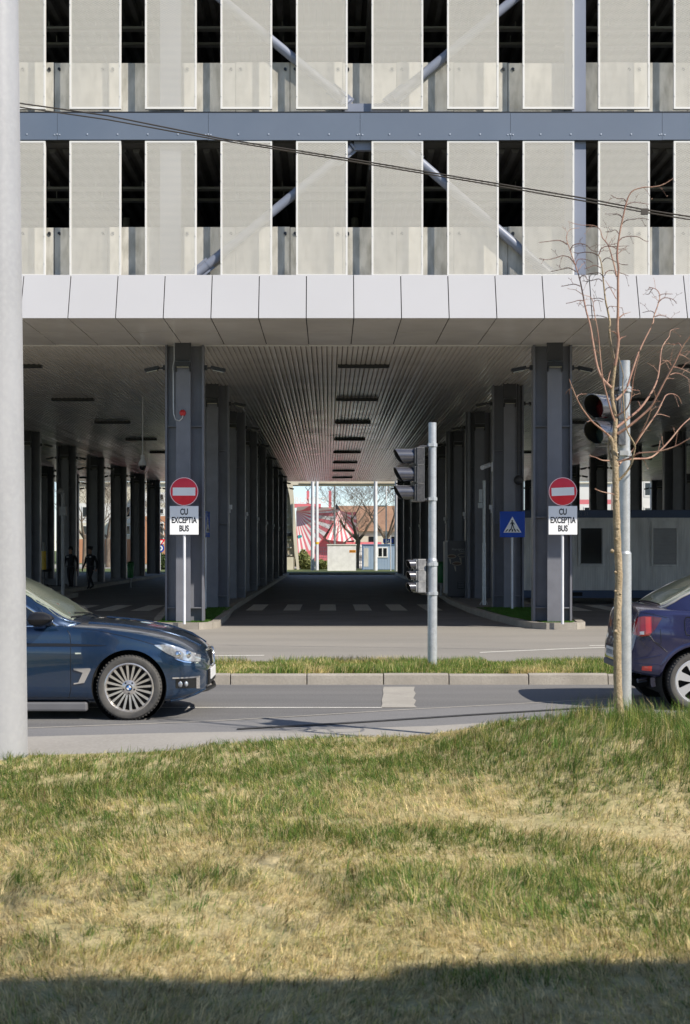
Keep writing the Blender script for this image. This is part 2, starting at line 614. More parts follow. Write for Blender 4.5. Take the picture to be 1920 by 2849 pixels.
# lighter, smoother strip along the near side of the road and the pale concrete strip beside the grass
edge = [(-12, 12.7), gpt(76, 2028), gpt(560, 2010), gpt(1100, 1978), gpt(1692, 1946), gpt(1920, 1934), (12, 17.6)]
sheet("road_strip", [(12, 10.0), (-12, 10.0)][::-1] + edge[::-1], 0.004, "asphalt_smooth") if False else \
    sheet("road_strip", [(-12, 10.0), (12, 10.0)] + edge[::-1], 0.004, "asphalt_smooth")
edge2 = [(-12, 12.2), gpt(76, 2052), gpt(450, 2042), gpt(800, 2035), gpt(1200, 2022), gpt(1500, 2004), (12, 14.6)]
sheet("path", [(-12, 9.9), (12, 9.9)] + edge2[::-1], 0.008, "concrete_path")
mk = MB()
seam = [gpt(76, 2028), gpt(320, 2019), gpt(560, 2010), gpt(830, 1995), gpt(1100, 1978), gpt(1400, 1962), gpt(1692, 1946)]
mk.poly([(x, y - 0.02, 0.009) for x, y in seam] + [(x, y + 0.03, 0.009) for x, y in seam[::-1]])
seam2 = [gpt(76, 2056), gpt(450, 2045), gpt(660, 2031), gpt(1000, 2012), gpt(1300, 1992), gpt(1692, 1968)]
struct(mk.build("road_seam", "old_patch"))
mk = MB()
mk.poly([(x, y - 0.05, 0.012) for x, y in seam2[2:]] + [(x, y + 0.05, 0.012) for x, y in seam2[2:][::-1]])
struct(mk.build("tar_joint", "tar_seal"))
mk = MB()
y0 = gy(1968)
x_a, x_b = gx(560, y0) - 6, gx(1062, y0)
mk.quad((x_a, y0 - 0.04, 0.005), (x_b, y0 - 0.10, 0.005), (x_b, y0 - 0.03, 0.005), (x_a, y0 + 0.03, 0.005))
struct(mk.build("lane_line", "road_paint"))
pl = [gpt(1060, 1970), gpt(1160, 1970), gpt(1152, 1962), gpt(1158, 1950), gpt(1150, 1944), gpt(1157, 1930), gpt(1151, 1922), gpt(1154, 1912),
      gpt(1068, 1912), gpt(1065, 1920), gpt(1067, 1932), gpt(1062, 1950), gpt(1064, 1960)]
sheet("road_patch", pl, 0.006, "old_patch")
mk = MB()
ym = gy(2009)
mk.quad((gx(1400, ym), ym - 0.06, 0.012), (gx(1690, ym), ym + 0.1, 0.012), (gx(1690, ym), ym + 0.28, 0.012), (gx(1450, ym), ym + 0.12, 0.012))
struct(mk.build("road_marking", "road_paint"))
# lane markings on the bus road
mk = MB()
for (xa, ya, xb, yb) in ((590, 1825, 735, 1824), (1335, 1816, 1560, 1806), (1560, 1806, 1790, 1798), (1640, 1797, 1700, 1796)):
    A, B = gpt(xa, ya), gpt(xb, yb)
    mk.quad((A[0], A[1] - .07, .004), (B[0], B[1] - .07, .004), (B[0], B[1] + .07, .004), (A[0], A[1] + .07, .004))
struct(mk.build("lane_marking", "road_paint"))

# median: kerb of separate stones, soil core
ms = MB()
ms.bb(-60, 60, 18.02, 19.72, -0.05, 0.12)
struct(ms.build("median", "soil"))
kb = MB()
x = -16.0
rr = random.Random(3)
while x < 16:
    L = rr.choice((0.98, 0.98, .82, .66)) + rr.uniform(-0.02, 0.02)
    dz = rr.uniform(-0.006, 0.006)
    dy = rr.uniform(-0.008, 0.008)
    kb.prism([(17.84 + dy, -0.05), (18.02 + dy, -0.05), (18.02 + dy, 0.128 + dz), (17.90 + dy, 0.132 + dz), (17.86 + dy, 0.115 + dz)], 'x', x + .006, x + L - .006)
    x += L
struct(kb.build("median_kerb", "kerb_stone", bevel=0.006))


def kerbed_island(name, outline, top_mat, h=0.14, wdt=0.17, stone=1.0):
    """raised traffic island: closed outline (counter-clockwise), kerb ring made of stones, filled top"""
    n = len(outline)
    P = [Vector((x, y)) for x, y in outline]
    inner = []
    for i in range(n):
        d0 = (P[i] - P[i - 1]).normalized()
        d1 = (P[(i + 1) % n] - P[i]).normalized()
        n0, n1 = Vector((-d0.y, d0.x)), Vector((-d1.y, d1.x))
        b = (n0 + n1)
        b = b / max(b.length, 1e-6)
        inner.append(P[i] + b * wdt / max(0.5, b.dot(n1)))
    k = MB()
    for i in range(n):
        a, b, c, d = P[i], P[(i + 1) % n], inner[(i + 1) % n], inner[i]
        L = (b - a).length
        m = max(1, int(round(L / stone)))
        for j in range(m):
            g = 0.004 / max(L / m, .05)
            t0, t1 = (j + g) / m, (j + 1 - g) / m
            q = [a.lerp(b, t0), a.lerp(b, t1), d.lerp(c, t1), d.lerp(c, t0)]
            hh = h + rr.uniform(-.004, .004)
            k.add([(p.x, p.y, -0.03) for p in q] + [(p.x, p.y, hh) for p in q],
                  [(0, 1, 5, 4), (1, 2, 6, 5), (2, 3, 7, 6), (3, 0, 4, 7), (4, 5, 6, 7), (3, 2, 1, 0)])
    struct(k.build(name + "_kerb", "kerb_stone"))
    top = MB().poly([(p.x, p.y, h - 0.02) for p in inner])
    return struct(top.build(name, top_mat))


isl_left = [(-3.72, 30.15), (-2.75, 30.05), (-2.48, 30.35), (-2.38, 31.0), (-2.45, 34.5), (-2.62, 39.0), (-2.62, 93.5), (-4.6, 93.5), (-4.6, 45.0), (-4.55, 40.0), (-3.95, 32.2)]
isl_right = [(4.6, 30.1), (5.25, 30.1), (5.5, 30.5), (5.6, 31.5), (5.9, 38.0), (5.9, 93.5), (4.35, 93.5), (4.3, 60), (3.9, 50), (3.72, 44), (3.74, 38), (3.9, 34), (4.15, 31.4), (4.35, 30.4)]
isl_far = [(-12.9, 50.0), (-11.2, 42.0), (-10.2, 41.5), (-9.0, 46.0), (-8.9, 50.5), (-10.1, 52.5), (-10.3, 93.5), (-14.6, 93.5), (-16.8, 93.5), (-16.8, 62)]
isl_east = [(12.2, 40), (14.0, 40), (14.0, 93.5), (12.2, 93.5)]
kerbed_island("island", isl_left, "pavement")
kerbed_island("traffic_island", isl_right, "pavement")
kerbed_island("pavement", isl_far, "pavement")
kerbed_island("east_island", isl_east, "pavement")
sheet("turf", [(-3.7, 30.38), (-2.8, 30.3), (-2.62, 30.6), (-2.58, 31.2), (-2.66, 34.5), (-2.84, 39.2), (-4.3, 39.2), (-4.33, 38.4), (-3.75, 32.2)], 0.125, "turf").name = "turf_ground"
sheet("turf_plot", [(4.65, 30.3), (5.2, 30.3), (5.3, 30.6), (5.42, 31.6), (5.68, 38.6), (3.98, 38.6), (3.98, 37.6), (4.12, 34), (4.34, 31.5), (4.5, 30.55)], 0.125, "turf")

# crosswalk bars under the building
cw = MB()
for px0, px1 in ((695, 740), (795, 838), (893, 932), (988, 1026), (1078, 1124), (1172, 1216)):
    ya, yb = gy(1699), gy(1682)
    s = 0.46
    xm = gx((px0 + px1) / 2, gy(1690))
    cw.quad((xm - s / 2, ya, .004), (xm + s / 2, ya, .004), (xm + s / 2, yb, .004), (xm - s / 2, yb, .004))
for k in range(8):
    for x0 in (-5.2, 7.0):
        xm = x0 - 1.0 * k if x0 < 0 else x0 + 1.0 * k
        ya, yb = gy(1700), gy(1684)
        cw.quad((xm - .26, ya, .004), (xm + .26, ya, .004), (xm + .26, yb, .004), (xm - .26, yb, .004))
struct(cw.build("crosswalk", "road_paint"))

# far lawn and kerb beyond the terminal
sheet("lawn", [(-60, 94.3), (60, 94.3), (60, 118), (-60, 118)], 0.09, "lawn")
struct(MB().bb(-60, 60, 94.0, 94.3, -0.02, 0.12).build("far_kerb", "kerb_stone"))
sheet("far_road", [(-120, 118), (120, 118), (120, 160), (-120, 160)], -0.02, "concrete_path")

# ------------------------------------------------------------------ the parking building
BLD = thing("parking_building", "long grey multi-storey car park on dark steel columns with white perforated panels", "building", (0.8, 30, 0))
bpy.context.view_layer.update()
BO = Vector((0.8, 30, 0))


def bpart(mb, name, material=None, parent=None, **kw):
    o = mb.build(name, material, parent or BLD, **kw)
    if parent is None:
        o.location = -BO
    return o


YP = 27.60        # perforated sheets
YW = 27.865       # parapet face
HC = 6.12         # slat ceiling
X0, X1 = -46.0, 50.0
# heights (world) of the facade bands
zF0, zF1 = 6.12, gz(765, 27.54)
zBand0, zBand1 = gz(390, YP), gz(309, YP)
zPar1 = gz(632, YW)
zUpBot = gz(303, YP)
zUpPar = gz(175, YW)
STOREY = zUpPar - zPar1
zUpTop = zUpBot + (zBand0 - zF1) + 0.25


def perforated_panel(xc, z0, z1):
    wd = 1.0
    m = MB()
    m.quad((xc - wd / 2 + .03, YP, z0 + .03), (xc + wd / 2 - .03, YP, z0 + .03), (xc + wd / 2 - .03, YP, z1 - .03), (xc - wd / 2 + .03, YP, z1 - .03))
    o = bpart(m, "perforated_panel", "perforated_sheet")
    f = MB()
    e = 0.036
    f.bb(xc - wd / 2, xc - wd / 2 + e, YP - .004, YP + .07, z0, z1)
    f.bb(xc + wd / 2 - e, xc + wd / 2, YP - .004, YP + .07, z0, z1)
    f.bb(xc - wd / 2 + e, xc + wd / 2 - e, YP - .004, YP + .07, z0, z0 + e)
    f.bb(xc - wd / 2 + e, xc + wd / 2 - e, YP - .004, YP + .07, z1 - e, z1)
    s = f
    for sx_ in (-1, 1):
        for q in range(5):
            zz = z0 + .25 + (z1 - z0 - .5) * q / 4
            s.cyl((xc + sx_ * (wd / 2 - .018), YP - .012, zz), (xc + sx_ * (wd / 2 - .018), YP - .003, zz), .014, 8)
    f.build("panel_frame", "panel_white", o)
    return o


px_pitch = 210.2
pc0 = 195 + 70
k0 = int(math.floor((X0 * F / YP + 915 - pc0) / px_pitch)) + 1
for k in range(-6, 14):
    xc = gx(pc0 + k * px_pitch, YP)
    if xc < -12 or xc > 13:
        continue
    perforated_panel(xc, zF1 - 0.012, zBand0 - 0.012)
    perforated_panel(xc, zUpBot, zUpTop)

# concrete parapets: separate precast slabs with anchor bolts
jpx = [-100, 50, 151, 300, 507, 656, 807, 954, 1104, 1263, 1413, 1597, 1764, 1914, 2064, 2214, 2364]
for (zlo, zhi) in ((zF1 - .06, zPar1), (zBand1 - 0.05, zUpPar)):
    for a, b in zip(jpx[:-1], jpx[1:]):
        xa, xb = gx(a, YW) + .006, gx(b, YW) - .006
        dz = rr.uniform(-.012, .012)
        m = MB().bb(xa, xb, YW + rr.uniform(-.006, .006), YW + .14, zlo, zhi + dz)
        o = bpart(m, "parapet_panel", "concrete")
        for xx in (xa + .09, xb - .09):
            bb_ = MB()
            bb_.cyl((xx, YW - .02, zhi - .12), (xx, YW + .02, zhi - .12), .028, 10)
            bb_.box((xx + .015, YW - .012, zhi - .135), (.03, .02, .05))
            bb_.build("anchor_bolt", "black_metal", o)

# blue-grey steel band between the storeys
m = MB().mat("band_blue")
jb = [-260, 160, 580, 1002, 1420, 1842, 2262]
for a, b in zip(jb[:-1], jb[1:]):
    xa, xb = gx(a, YP) + .003, gx(b, YP) - .003
    dz = rr.uniform(-.006, .006)
    m.bb(xa, xb, YP - .02, YP + .02, zBand0 + dz, zBand1 - .045)
    m.bb(xa, xb, YP + .0205, YP + .30, zBand1 - .06, zBand1 - .047)
m.mat("black_metal").bb(X0, X1, YP + .01, YP + .05, zBand1 - .044, zBand1 - .006)
m.mat("screw")
for i in range(-3, 26):
    xx = gx(76 + 84 * i, YP)
    m.cyl((xx, YP - .032, zBand0 + .11), (xx, YP - .019, zBand0 + .11), .014, 8)
for j in jb:
    for d in (-.05, .05):
        m.cyl((gx(j, YP) + d, YP - .032, zBand0 + .10), (gx(j, YP) + d, YP - .019, zBand0 + .10), .013, 8)
band = bpart(m, "steel_band")
# slabs, decking and beams inside
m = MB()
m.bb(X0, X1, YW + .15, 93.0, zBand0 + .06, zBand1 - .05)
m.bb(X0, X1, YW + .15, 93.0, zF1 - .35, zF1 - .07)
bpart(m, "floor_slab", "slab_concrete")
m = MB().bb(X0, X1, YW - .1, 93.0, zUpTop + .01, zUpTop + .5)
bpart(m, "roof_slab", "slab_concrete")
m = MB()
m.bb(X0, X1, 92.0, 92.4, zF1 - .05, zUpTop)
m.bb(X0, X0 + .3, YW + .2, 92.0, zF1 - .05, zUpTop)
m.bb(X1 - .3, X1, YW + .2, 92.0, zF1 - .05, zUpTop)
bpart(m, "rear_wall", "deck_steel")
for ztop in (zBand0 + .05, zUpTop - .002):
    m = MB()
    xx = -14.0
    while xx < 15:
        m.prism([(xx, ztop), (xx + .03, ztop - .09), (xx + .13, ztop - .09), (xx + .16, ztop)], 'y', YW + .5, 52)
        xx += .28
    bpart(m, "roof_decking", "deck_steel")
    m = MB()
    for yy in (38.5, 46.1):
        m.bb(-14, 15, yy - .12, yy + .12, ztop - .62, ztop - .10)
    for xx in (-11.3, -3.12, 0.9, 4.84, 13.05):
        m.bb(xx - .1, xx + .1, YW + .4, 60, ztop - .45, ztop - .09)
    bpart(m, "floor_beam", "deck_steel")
    m = MB()
    for yy, dz_ in ((30.4, .24), (31.25, .28)):
        m.bb(-14, 15, yy, yy + .2, ztop - dz_ - .05, ztop - dz_)
        for q in range(-14, 15):
            m.bb(q - .01, q + .01, yy + .09, yy + .11, ztop - dz_, ztop - .1)
    bpart(m, "cable_tray", "tray_steel")
    m = MB()
    for i in range(12):
        xx = rr.uniform(-12, 13)
        m.cyl((xx, 33.8, ztop - .12), (xx, 33.8, ztop - .5), .09, 8)
    m.tube([(-14, 33.3, ztop - .75), (15, 33.3, ztop - .75)], .07, 8)
    bpart(m, "duct", "tray_steel", smooth=40)

# facade columns and diagonal braces behind the panels
for xx in (gx(475, 27.75), gx(1600, 27.75)):
    for a, b in ((zF1 - .05, zBand0), (zBand1 - .04, zUpTop)):
        m = MB()
        m.bb(xx - .20, xx + .20, 27.69, 27.73, a, b)
        m.bb(xx - .20, xx + .20, 27.82, 27.85, a, b)
        m.bb(xx - .012, xx + .012, 27.731, 27.819, a, b)
        bpart(m, "facade_column", "steel_blue")


def brace(p0, p1, ends):
    m = MB()
    a, b = at(*p0, 27.765), at(*p1, 27.765)
    m.cyl(a, b, .09, 20)
    o = bpart(m, "brace", "steel_blue", smooth=50)
    d = (b - a).normalized()
    for e in ends:
        g = MB()
        q = a.lerp(b, e)
        for s in (-1, 1):
            g.cyl(q - d * (.02 + .2 * s), q - d * (-.02 + .2 * s), .096, 16)
        g.box(q, (.5, .02, .26), Matrix.Rotation(math.atan2(d.z, d.x), 3, 'Y').inverted() @ Matrix.Identity(3))
        g.build("gusset", "steel_blue", o)
    return o


brace((545, -60), (955, 275), (.98,))
brace((1470, -35), (1095, 275), (.98,))
brace((975, 412), (545, 764), (.04, .97))
brace((1125, 412), (1530, 764), (.04, .97))
m = MB()
m.bb(gx(955, 27.8), gx(1115, 27.8), 27.71, 27.83, zBand1 - .04, zBand1 + .18)
m.bb(gx(985, 27.8), gx(1110, 27.8), 27.71, 27.83, zBand0 - .16, zBand0 + .02)
bpart(m, "brace_node", "steel_blue")

# white fascia with joints, and the glossy soffit behind its lower edge
xs0 = -0.433
pit = 0.912
m = MB()
m.quad((X0, 27.31, zF0 + .02), (X1, 27.31, zF0 + .02), (X1, 27.585, zF1 - .015), (X0, 27.585, zF1 - .015))
m.quad((X0, 27.30, zF0 + .03), (X1, 27.30, zF0 + .03), (X1, 31.0, zF0 + .03), (X0, 31.0, zF0 + .03))
fas = bpart(m, "fascia_backing", "seam_dark")
for i in range(-14, 16):
    xa, xb = xs0 + pit * i + .009, xs0 + pit * (i + 1) - .009
    m = MB()
    top_in = 27.54
    m.add([(xa, 27.20, zF0), (xb, 27.20, zF0), (xb, top_in, zF1), (xa, top_in, zF1),
           (xa, 27.26, zF0 + .012), (xb, 27.26, zF0 + .012), (xb, top_in + .04, zF1), (xa, top_in + .04, zF1)],
          [(0, 1, 2, 3), (7, 6, 5, 4), (0, 4, 5, 1), (2, 6, 7, 3), (1, 5, 6, 2), (0, 3, 7, 4)])
    m.build("fascia_panel", "fascia_white", fas)
    for (ya, yb) in ((27.285, 29.04), (29.06, 30.86)):
        tilt = rr.uniform(-.004, .004)
        s = MB()
        s.add([(xa, ya, zF0 + tilt), (xb, ya, zF0 - tilt), (xb, yb, zF0 + tilt), (xa, yb, zF0 - tilt),
               (xa, ya, zF0 + .02), (xb, ya, zF0 + .02), (xb, yb, zF0 + .02), (xa, yb, zF0 + .02)],
              [(0, 1, 2, 3), (7, 6, 5, 4), (0, 4, 5, 1), (1, 5, 6, 2), (2, 6, 7, 3), (3, 7, 4, 0)])
        s.build("soffit_panel", "soffit_panel", fas)
m = MB().bb(X0, X1, 30.87, 30.90, zF0 - .012, zF0 + .06)
m.build("soffit_edge", "panel_white", fas)

# slat ceiling
m = MB()
xx = -22.0
i = 0
sl_pitch = 0.115
while xx < 24:
    a, b = xx, xx + .100
    prof = [(a, HC + .05), (a, HC + .017), (a + .006, HC + .006), (a + .022, HC + .0015), (a + .05, HC), (b - .022, HC + .0015), (b - .006, HC + .006), (b, HC + .017), (b, HC + .05)]
    tilt = rr.uniform(-.12, .12)
    prof = [(u, z + (u - a - .05) * tilt) for u, z in prof]
    n = len(prof)
    ys = [30.91] + [37.0 + 4.2 * q for q in range(13)] + [93.0]
    vs = []
    for y in ys:
        o_ = rr.uniform(-.003, .003)
        vs += [(u, y, z + o_) for u, z in prof]
    fs = [(q * n + j, q * n + j + 1, (q + 1) * n + j + 1, (q + 1) * n + j) for q in range(len(ys) - 1) for j in range(n - 1)]
    m.add(vs, fs)
    xx += sl_pitch
bpart(m, "slat_ceiling", "ceiling_slat", smooth=30, recalc=False)
m = MB().bb(X0, X1, 30.95, 93.0, HC + .06, HC + .10)
bpart(m, "ceiling_backing", "ceiling_back")
# linear ceiling lights
for xl in (-7.5, 0.83, 9.0, -15.2):
    for k in range(8):
        yy = 34.1 + 7.6 * k
        m = MB()
        m.bb(xl - .62, xl + .62, yy - .09, yy + .09, HC - .07, HC + .01)
        o = bpart(m, "ceiling_light", "black_metal")
        MB().bb(xl - .58, xl + .58, yy - .07, yy + .07, HC - .075, HC - .0702).build("diffuser", "column_cap", o)

# columns -----------------------------------------------------------------
YC0, DYC = 30.9, 7.6


def column_mesh():
    m = MB()
    h0, h1 = 0.10, HC + .04
    m.bb(-.42, -.375, -.15, .15, h0, h1)
    m.bb(.375, .42, -.15, .15, h0, h1)
    m.bb(-.374, -.0125, -.012, .012, h0, h1)
    m.bb(.0125, .374, -.012, .012, h0, h1)
    m.bb(-.155, .155, -.42, -.375, h0, h1)
    m.bb(-.155, .155, .375, .42, h0, h1)
    m.bb(-.012, .012, -.374, .374, h0, h1)
    for z in (.42, 2.38, 4.35):
        for s in (-1, 1):
            m.bb(min(s * .014, s * .373), max(s * .014, s * .373), -.14, -.0125, z, z + .025)
            m.bb(min(s * .014, s * .373), max(s * .014, s * .373), .0125, .14, z, z + .025)
    return m


def floodlight(m, g):
    """bracket and flat lamp pointing along +x from origin"""
    m.box((.03, 0, .02), (.06, .12, .10))
    m.bb(.06, .16, -.02, .02, .0, .03)
    rot = Matrix.Rotation(R(12), 3, 'Y')
    m.box((.30, 0, .0), (.32, .20, .05), rot)
    m.box((.30, 0, -.04), (.26, .16, .03), rot)
    g.box((.30, 0, -.062), (.24, .14, .012), rot)


col_proto = None
flood_mb, flood_gl = MB(), MB()
floodlight(flood_mb, flood_gl)


def make_column():
    c = column_mesh().build("column", "column_paint", BLD)
    for ya, yb in ((-.46, -.421), (.421, .46)):
        MB().bb(-.17, .17, ya, yb, 5.74, HC + .05).build("cap_plate", "column_cap", c)
    for a, off in ((0, .42), (180, .42), (270, .46)):
        b = MB()
        rot = Matrix.Rotation(R(a), 4, 'Z') @ Matrix.Translation((off, 0, 5.62 if a != 270 else 5.58))
        if a == 270:
            b.bb(-.16, .16, -.58, -.422, 5.60, 5.70)
            b.bb(-.17, -.14, -.52, -.422, 5.5, 5.6)
            b.bb(.14, .17, -.52, -.422, 5.5, 5.6)
            o = b.build("floodlight", "black_metal", c)
            MB().box((0, -.52, 5.592), (.26, .10, .012), Matrix.Rotation(R(8), 3, 'X')).build("lamp_glass", "lamp_glass", o)
        else:
            b.v, b.f, b.m = [tuple(rot @ Vector(p)) for p in flood_mb.v], list(flood_mb.f), list(flood_mb.m)
            o = b.build("floodlight", "black_metal", c)
            g = MB()
            g.v, g.f, g.m = [tuple(rot @ Vector(p)) for p in flood_gl.v], list(flood_gl.f), list(flood_gl.m)
            g.build("lamp_glass", "lamp_glass", o)
    return c


rows = [(-19.6, range(3, 9)), (-15.2, range(5, 9)), (-11.3, range(0, 9)), (-3.12, range(0, 9)), (4.84, range(0, 9)), (13.05, range(0, 9)), (21.2, range(2, 9))]
first_cols = {}
for X, ks in rows:
    for k in ks:
        if col_proto is None:
            c = col_proto = make_column()
        else:
            c = copy_tree(col_proto, BLD)
        c.location = Vector((X, YC0 + DYC * k, 0)) - BO
        first_cols[(X, k)] = c
# small white cameras on the inner faces, wall conduit and red alarm on the first column
for X, s in ((-3.12, 1), (4.84, -1)):
    for k in range(1, 7):
        c = first_cols[(X, k)]
        m = MB()
        m.bb(min(s * .42, s * .50), max(s * .42, s * .50), -.06, .06, 2.78, 2.90)
        m.bb(min(s * .43, s * .46), max(s * .43, s * .46), -.02, .02, 2.68, 2.78)
        m.build("sensor_box", "white_pole", c)
c = first_cols[(-3.12, 0)]
m = MB().tube([(-.19, -.44, HC), (-.19, -.44, 5.75), (-.215, -.44, 5.62), (-.21, -.435, 4.75), (-.205, -.44, 4.60), (-.16, -.445, 4.47), (-.08, -.45, 4.45), (-.02, -.46, 4.50), (-.0, -.47, 4.56)], .013, 8)
m.build("conduit", "galvanised", c, smooth=60)
m = MB().lathe([(.0, -.075), (.04, -.07), (.065, -.045), (.07, 0)], (-.01, -.42, 4.62), 'y', 20)
m.build("alarm_sounder", "alarm_red", c, smooth=50)
c = first_cols[(4.84, 1)]
m = MB()
m.tube([(.22, -.43, HC), (.22, -.43, 3.7)], .02, 8)
m.lathe([(0, -.12), (.08, -.1), (.13, -.02), (.13, 0)], (.24, -.43, 3.55), 'y', 18)
m.build("loudspeaker", "column_cap", c, smooth=50)
m = MB()
m.cyl((-.42, -.1, 3.95), (-.55, -.15, 3.95), .03, 10)
m.cyl((-.50, -.1, 3.98), (-.74, -.45, 3.88), .06, 12)
m.bb(-.45, -.42, -.16, -.04, 3.8, 4.05)
m.build("security_camera", "white_pole", c, smooth=50)
# cable downpipes beside some columns
for X, k in ((4.84, 2), (4.84, 3), (-11.3, 3), (-11.3, 4), (13.05, 4), (-15.2, 6)):
    c = first_cols[(X, k)]
    m = MB().tube([(-.33, -.33, HC), (-.33, -.33, .1)], .055, 10)
    for z in (.6, 2.0, 3.4, 4.8):
        m.cyl((-.33, -.33, z), (-.33, -.33, z + .03), .075, 10)
    m.build("downpipe", "column_paint", c, smooth=50)

# ------------------------------------------------------------------ grass (each blade is geometry)
def blades(name, x, y, z, length, width, lean, col, seed, ang=None):
    r = np.random.default_rng(seed)
    n = len(x)
    if ang is None:
        ang = 9.0 * vnoise(x, y, 1.1, seed + 200) + 5.0 * vnoise(x, y, 3.7, seed + 201) + r.normal(0, .9, n)
    dx, dy = np.cos(ang), np.sin(ang)
    wa = r.random(n) * 2 * np.pi
    wx, wy = np.cos(wa) * width / 2, np.sin(wa) * width / 2
    h = length * np.cos(lean)
    o = length * np.sin(lean)
    P = np.zeros((n, 5, 3), dtype=np.float32)
    base = np.stack([x, y, z], 1)
    W = np.stack([wx, wy, np.zeros(n)], 1)
    D = np.stack([dx, dy, np.zeros(n)], 1)
    mid = base + D * (o * 0.30)[:, None]
    mid[:, 2] += h * 0.6
    tip = base + D * o[:, None]
    tip[:, 2] += h
    P[:, 0], P[:, 1] = base - W, base + W
    P[:, 2], P[:, 3] = mid + W * .8, mid - W * .8
    P[:, 4] = tip
    me = bpy.data.meshes.new(name)
    me.vertices.add(n * 5)
    me.vertices.foreach_set("co", P.reshape(-1))
    i0 = (np.arange(n) * 5)[:, None]
    loops = (i0 + np.array([[0, 1, 2, 3, 3, 2, 4]])).astype(np.int32).reshape(-1)
    me.loops.add(n * 7)
    me.loops.foreach_set("vertex_index", loops)
    me.polygons.add(n * 2)
    st = np.stack([np.arange(n) * 7, np.arange(n) * 7 + 4], 1).astype(np.int32).reshape(-1)
    me.polygons.foreach_set("loop_start", st)
    me.update(calc_edges=True)
    a = me.color_attributes.new("Col", 'FLOAT_COLOR', 'POINT')
    C = np.ones((n, 5, 4), dtype=np.float32)
    C[:, :, :3] = col[:, None, :]
    a.data.foreach_set("color", C.reshape(-1))
    me.materials.append(MATS["grass_blade"])
    ob = bpy.data.objects.new(name, me)
    COL.objects.link(ob)
    ob["kind"] = "stuff"
    return ob


EDX = np.array([-6, -2.4, -1.6, -0.9, 0.0, 0.8, 1.3, 1.9, 2.6, 3.2, 6.5])
EDY = np.array([11.4, 11.4, 11.55, 11.75, 12.0, 12.1, 12.0, 11.75, 11.45, 11.4, 11.5])


def gheight(x, y):
    x, y = np.asarray(x, float), np.asarray(y, float)
    h = 0.06 + 0.05 * sstep(-2, 0.5, x) * sstep(8, 11, y)
    h = h + 0.06 * (vnoise(x, y, 0.7, 1) - .5) + 0.03 * (vnoise(x, y, 2.6, 2) - .5)
    foot = 8.9 - 0.45 * (x - 0.9)
    h = h + 0.265 * sstep(0.5, 2.3, x) * sstep(foot - .2, foot + 2.0, y)
    e = np.interp(x, EDX, EDY)
    return h * (1 - sstep(e - 0.05, e + 0.55, y)) - 0.05 * sstep(e + .3, e + .8, y)


gxs = np.linspace(-7, 7, 113)
gys = np.linspace(-4.5, 13.2, 142)
GX, GY = np.meshgrid(gxs, gys)
GZ = gheight(GX, GY) - 0.012
m = MB()
m.grid([[(GX[i, j], GY[i, j], GZ[i, j]) for j in range(len(gxs))] for i in range(len(gys))])
struct(m.build("terrain", "soil", smooth=180, recalc=False))


def grass_colour(x, y, n, r, bias=0.0):
    g = 0.36 * vnoise(x, y, 0.6, 21) + 0.30 * vnoise(x, y, 1.9, 22) + 0.20 * vnoise(x, y, 5.0, 23) + 0.14 * vnoise(x, y, 13.0, 24)
    # greener to the left at mid distance and round the mound, straw along the trodden middle
    g = g + 0.10 * sstep(7.2, 9.0, y) * sstep(0.4, -1.2, x) + 0.12 * sstep(0.6, 1.8, x) * sstep(8.3, 9.4, y) + 0.05 * sstep(8.5, 10.5, y) - 0.05 * sstep(7.0, 5.5, y) + bias
    g = g - 0.25 * np.exp(-((y - (8.75 - 0.5 * (x - .9))) / 0.22) ** 2) * sstep(0.4, 1.4, x)
    p = sstep(0.335, 0.675, g + 0.14 * (r.random(n) - .5))
    v = r.random(n)[:, None]
    green = np.array([[0.125, 0.225, 0.045]]) * (0.4 + 1.0 * v)
    green[:, 0] *= 0.75 + 0.6 * r.random(n)
    olive = np.array([[0.45, 0.43, 0.13]]) * (0.55 + 0.7 * v)
    straw = np.array([[0.84, 0.69, 0.375]]) * (0.55 + 0.55 * v)
    u = r.random(n)
    isg = (u < p * 0.68 + 0.04)[:, None]
    iso = ((u >= p * 0.68 + 0.04) & (r.random(n) < 0.18 + 0.45 * p))[:, None]
    c = np.where(isg, green, np.where(iso, olive, straw))
    br = (r.random(n) < 0.05)[:, None]
    c = np.where(br, np.array([[0.22, 0.145, 0.07]]) * (0.6 + .6 * v), c)
    return c, p


def scatter(n, r, ya, yb, dens_fn=None):
    t = r.random(n)
    y = ya + (yb - ya) * t ** 0.9
    x = (r.random(n) * 2 - 1) * (0.275 * y + 0.75)
    return x, y


r = np.random.default_rng(5)
NT, PER = 62000, 7
tx, ty = scatter(NT, r, 3.4, 12.2)
e = np.interp(tx, EDX, EDY) + 0.12 * (vnoise(tx, ty, 3.0, 40) - .5)
path = np.exp(-((ty - (8.75 - 0.5 * (tx - .9))) / 0.16) ** 2) * sstep(0.3, 1.3, tx)
bare = 0.5 * vnoise(tx, ty, 1.3, 31) + 0.5 * vnoise(tx, ty, 4.2, 32)
keep = (ty < e) & (r.random(NT) > 0.8 * path) & (r.random(NT) < 0.45 + 0.9 * sstep(0.25, 0.55, bare))
tx, ty = tx[keep], ty[keep]
NT = len(tx)
tc, tp_ = grass_colour(tx, ty, NT, r)
tsize = (0.55 + 1.15 * r.random(NT) ** 2.5) * (0.8 + .5 * vnoise(tx, ty, 3.3, 33))
tdir = 7.0 * vnoise(tx, ty, 0.9, 261) + r.normal(0, 1.0, NT)
tlean = np.clip(r.normal(0.95, 0.28, NT), .1, 1.35)
tb = 0.66 + 0.66 * r.random(NT)
ix = np.repeat(np.arange(NT), PER)
n = len(ix)
sg = 0.014 * tsize[ix]
x, y = tx[ix] + r.normal(0, 1, n) * sg, ty[ix] + r.normal(0, 1, n) * sg
bc, bp = grass_colour(x, y, n, r)
own = (r.random(n) < 0.72)[:, None]
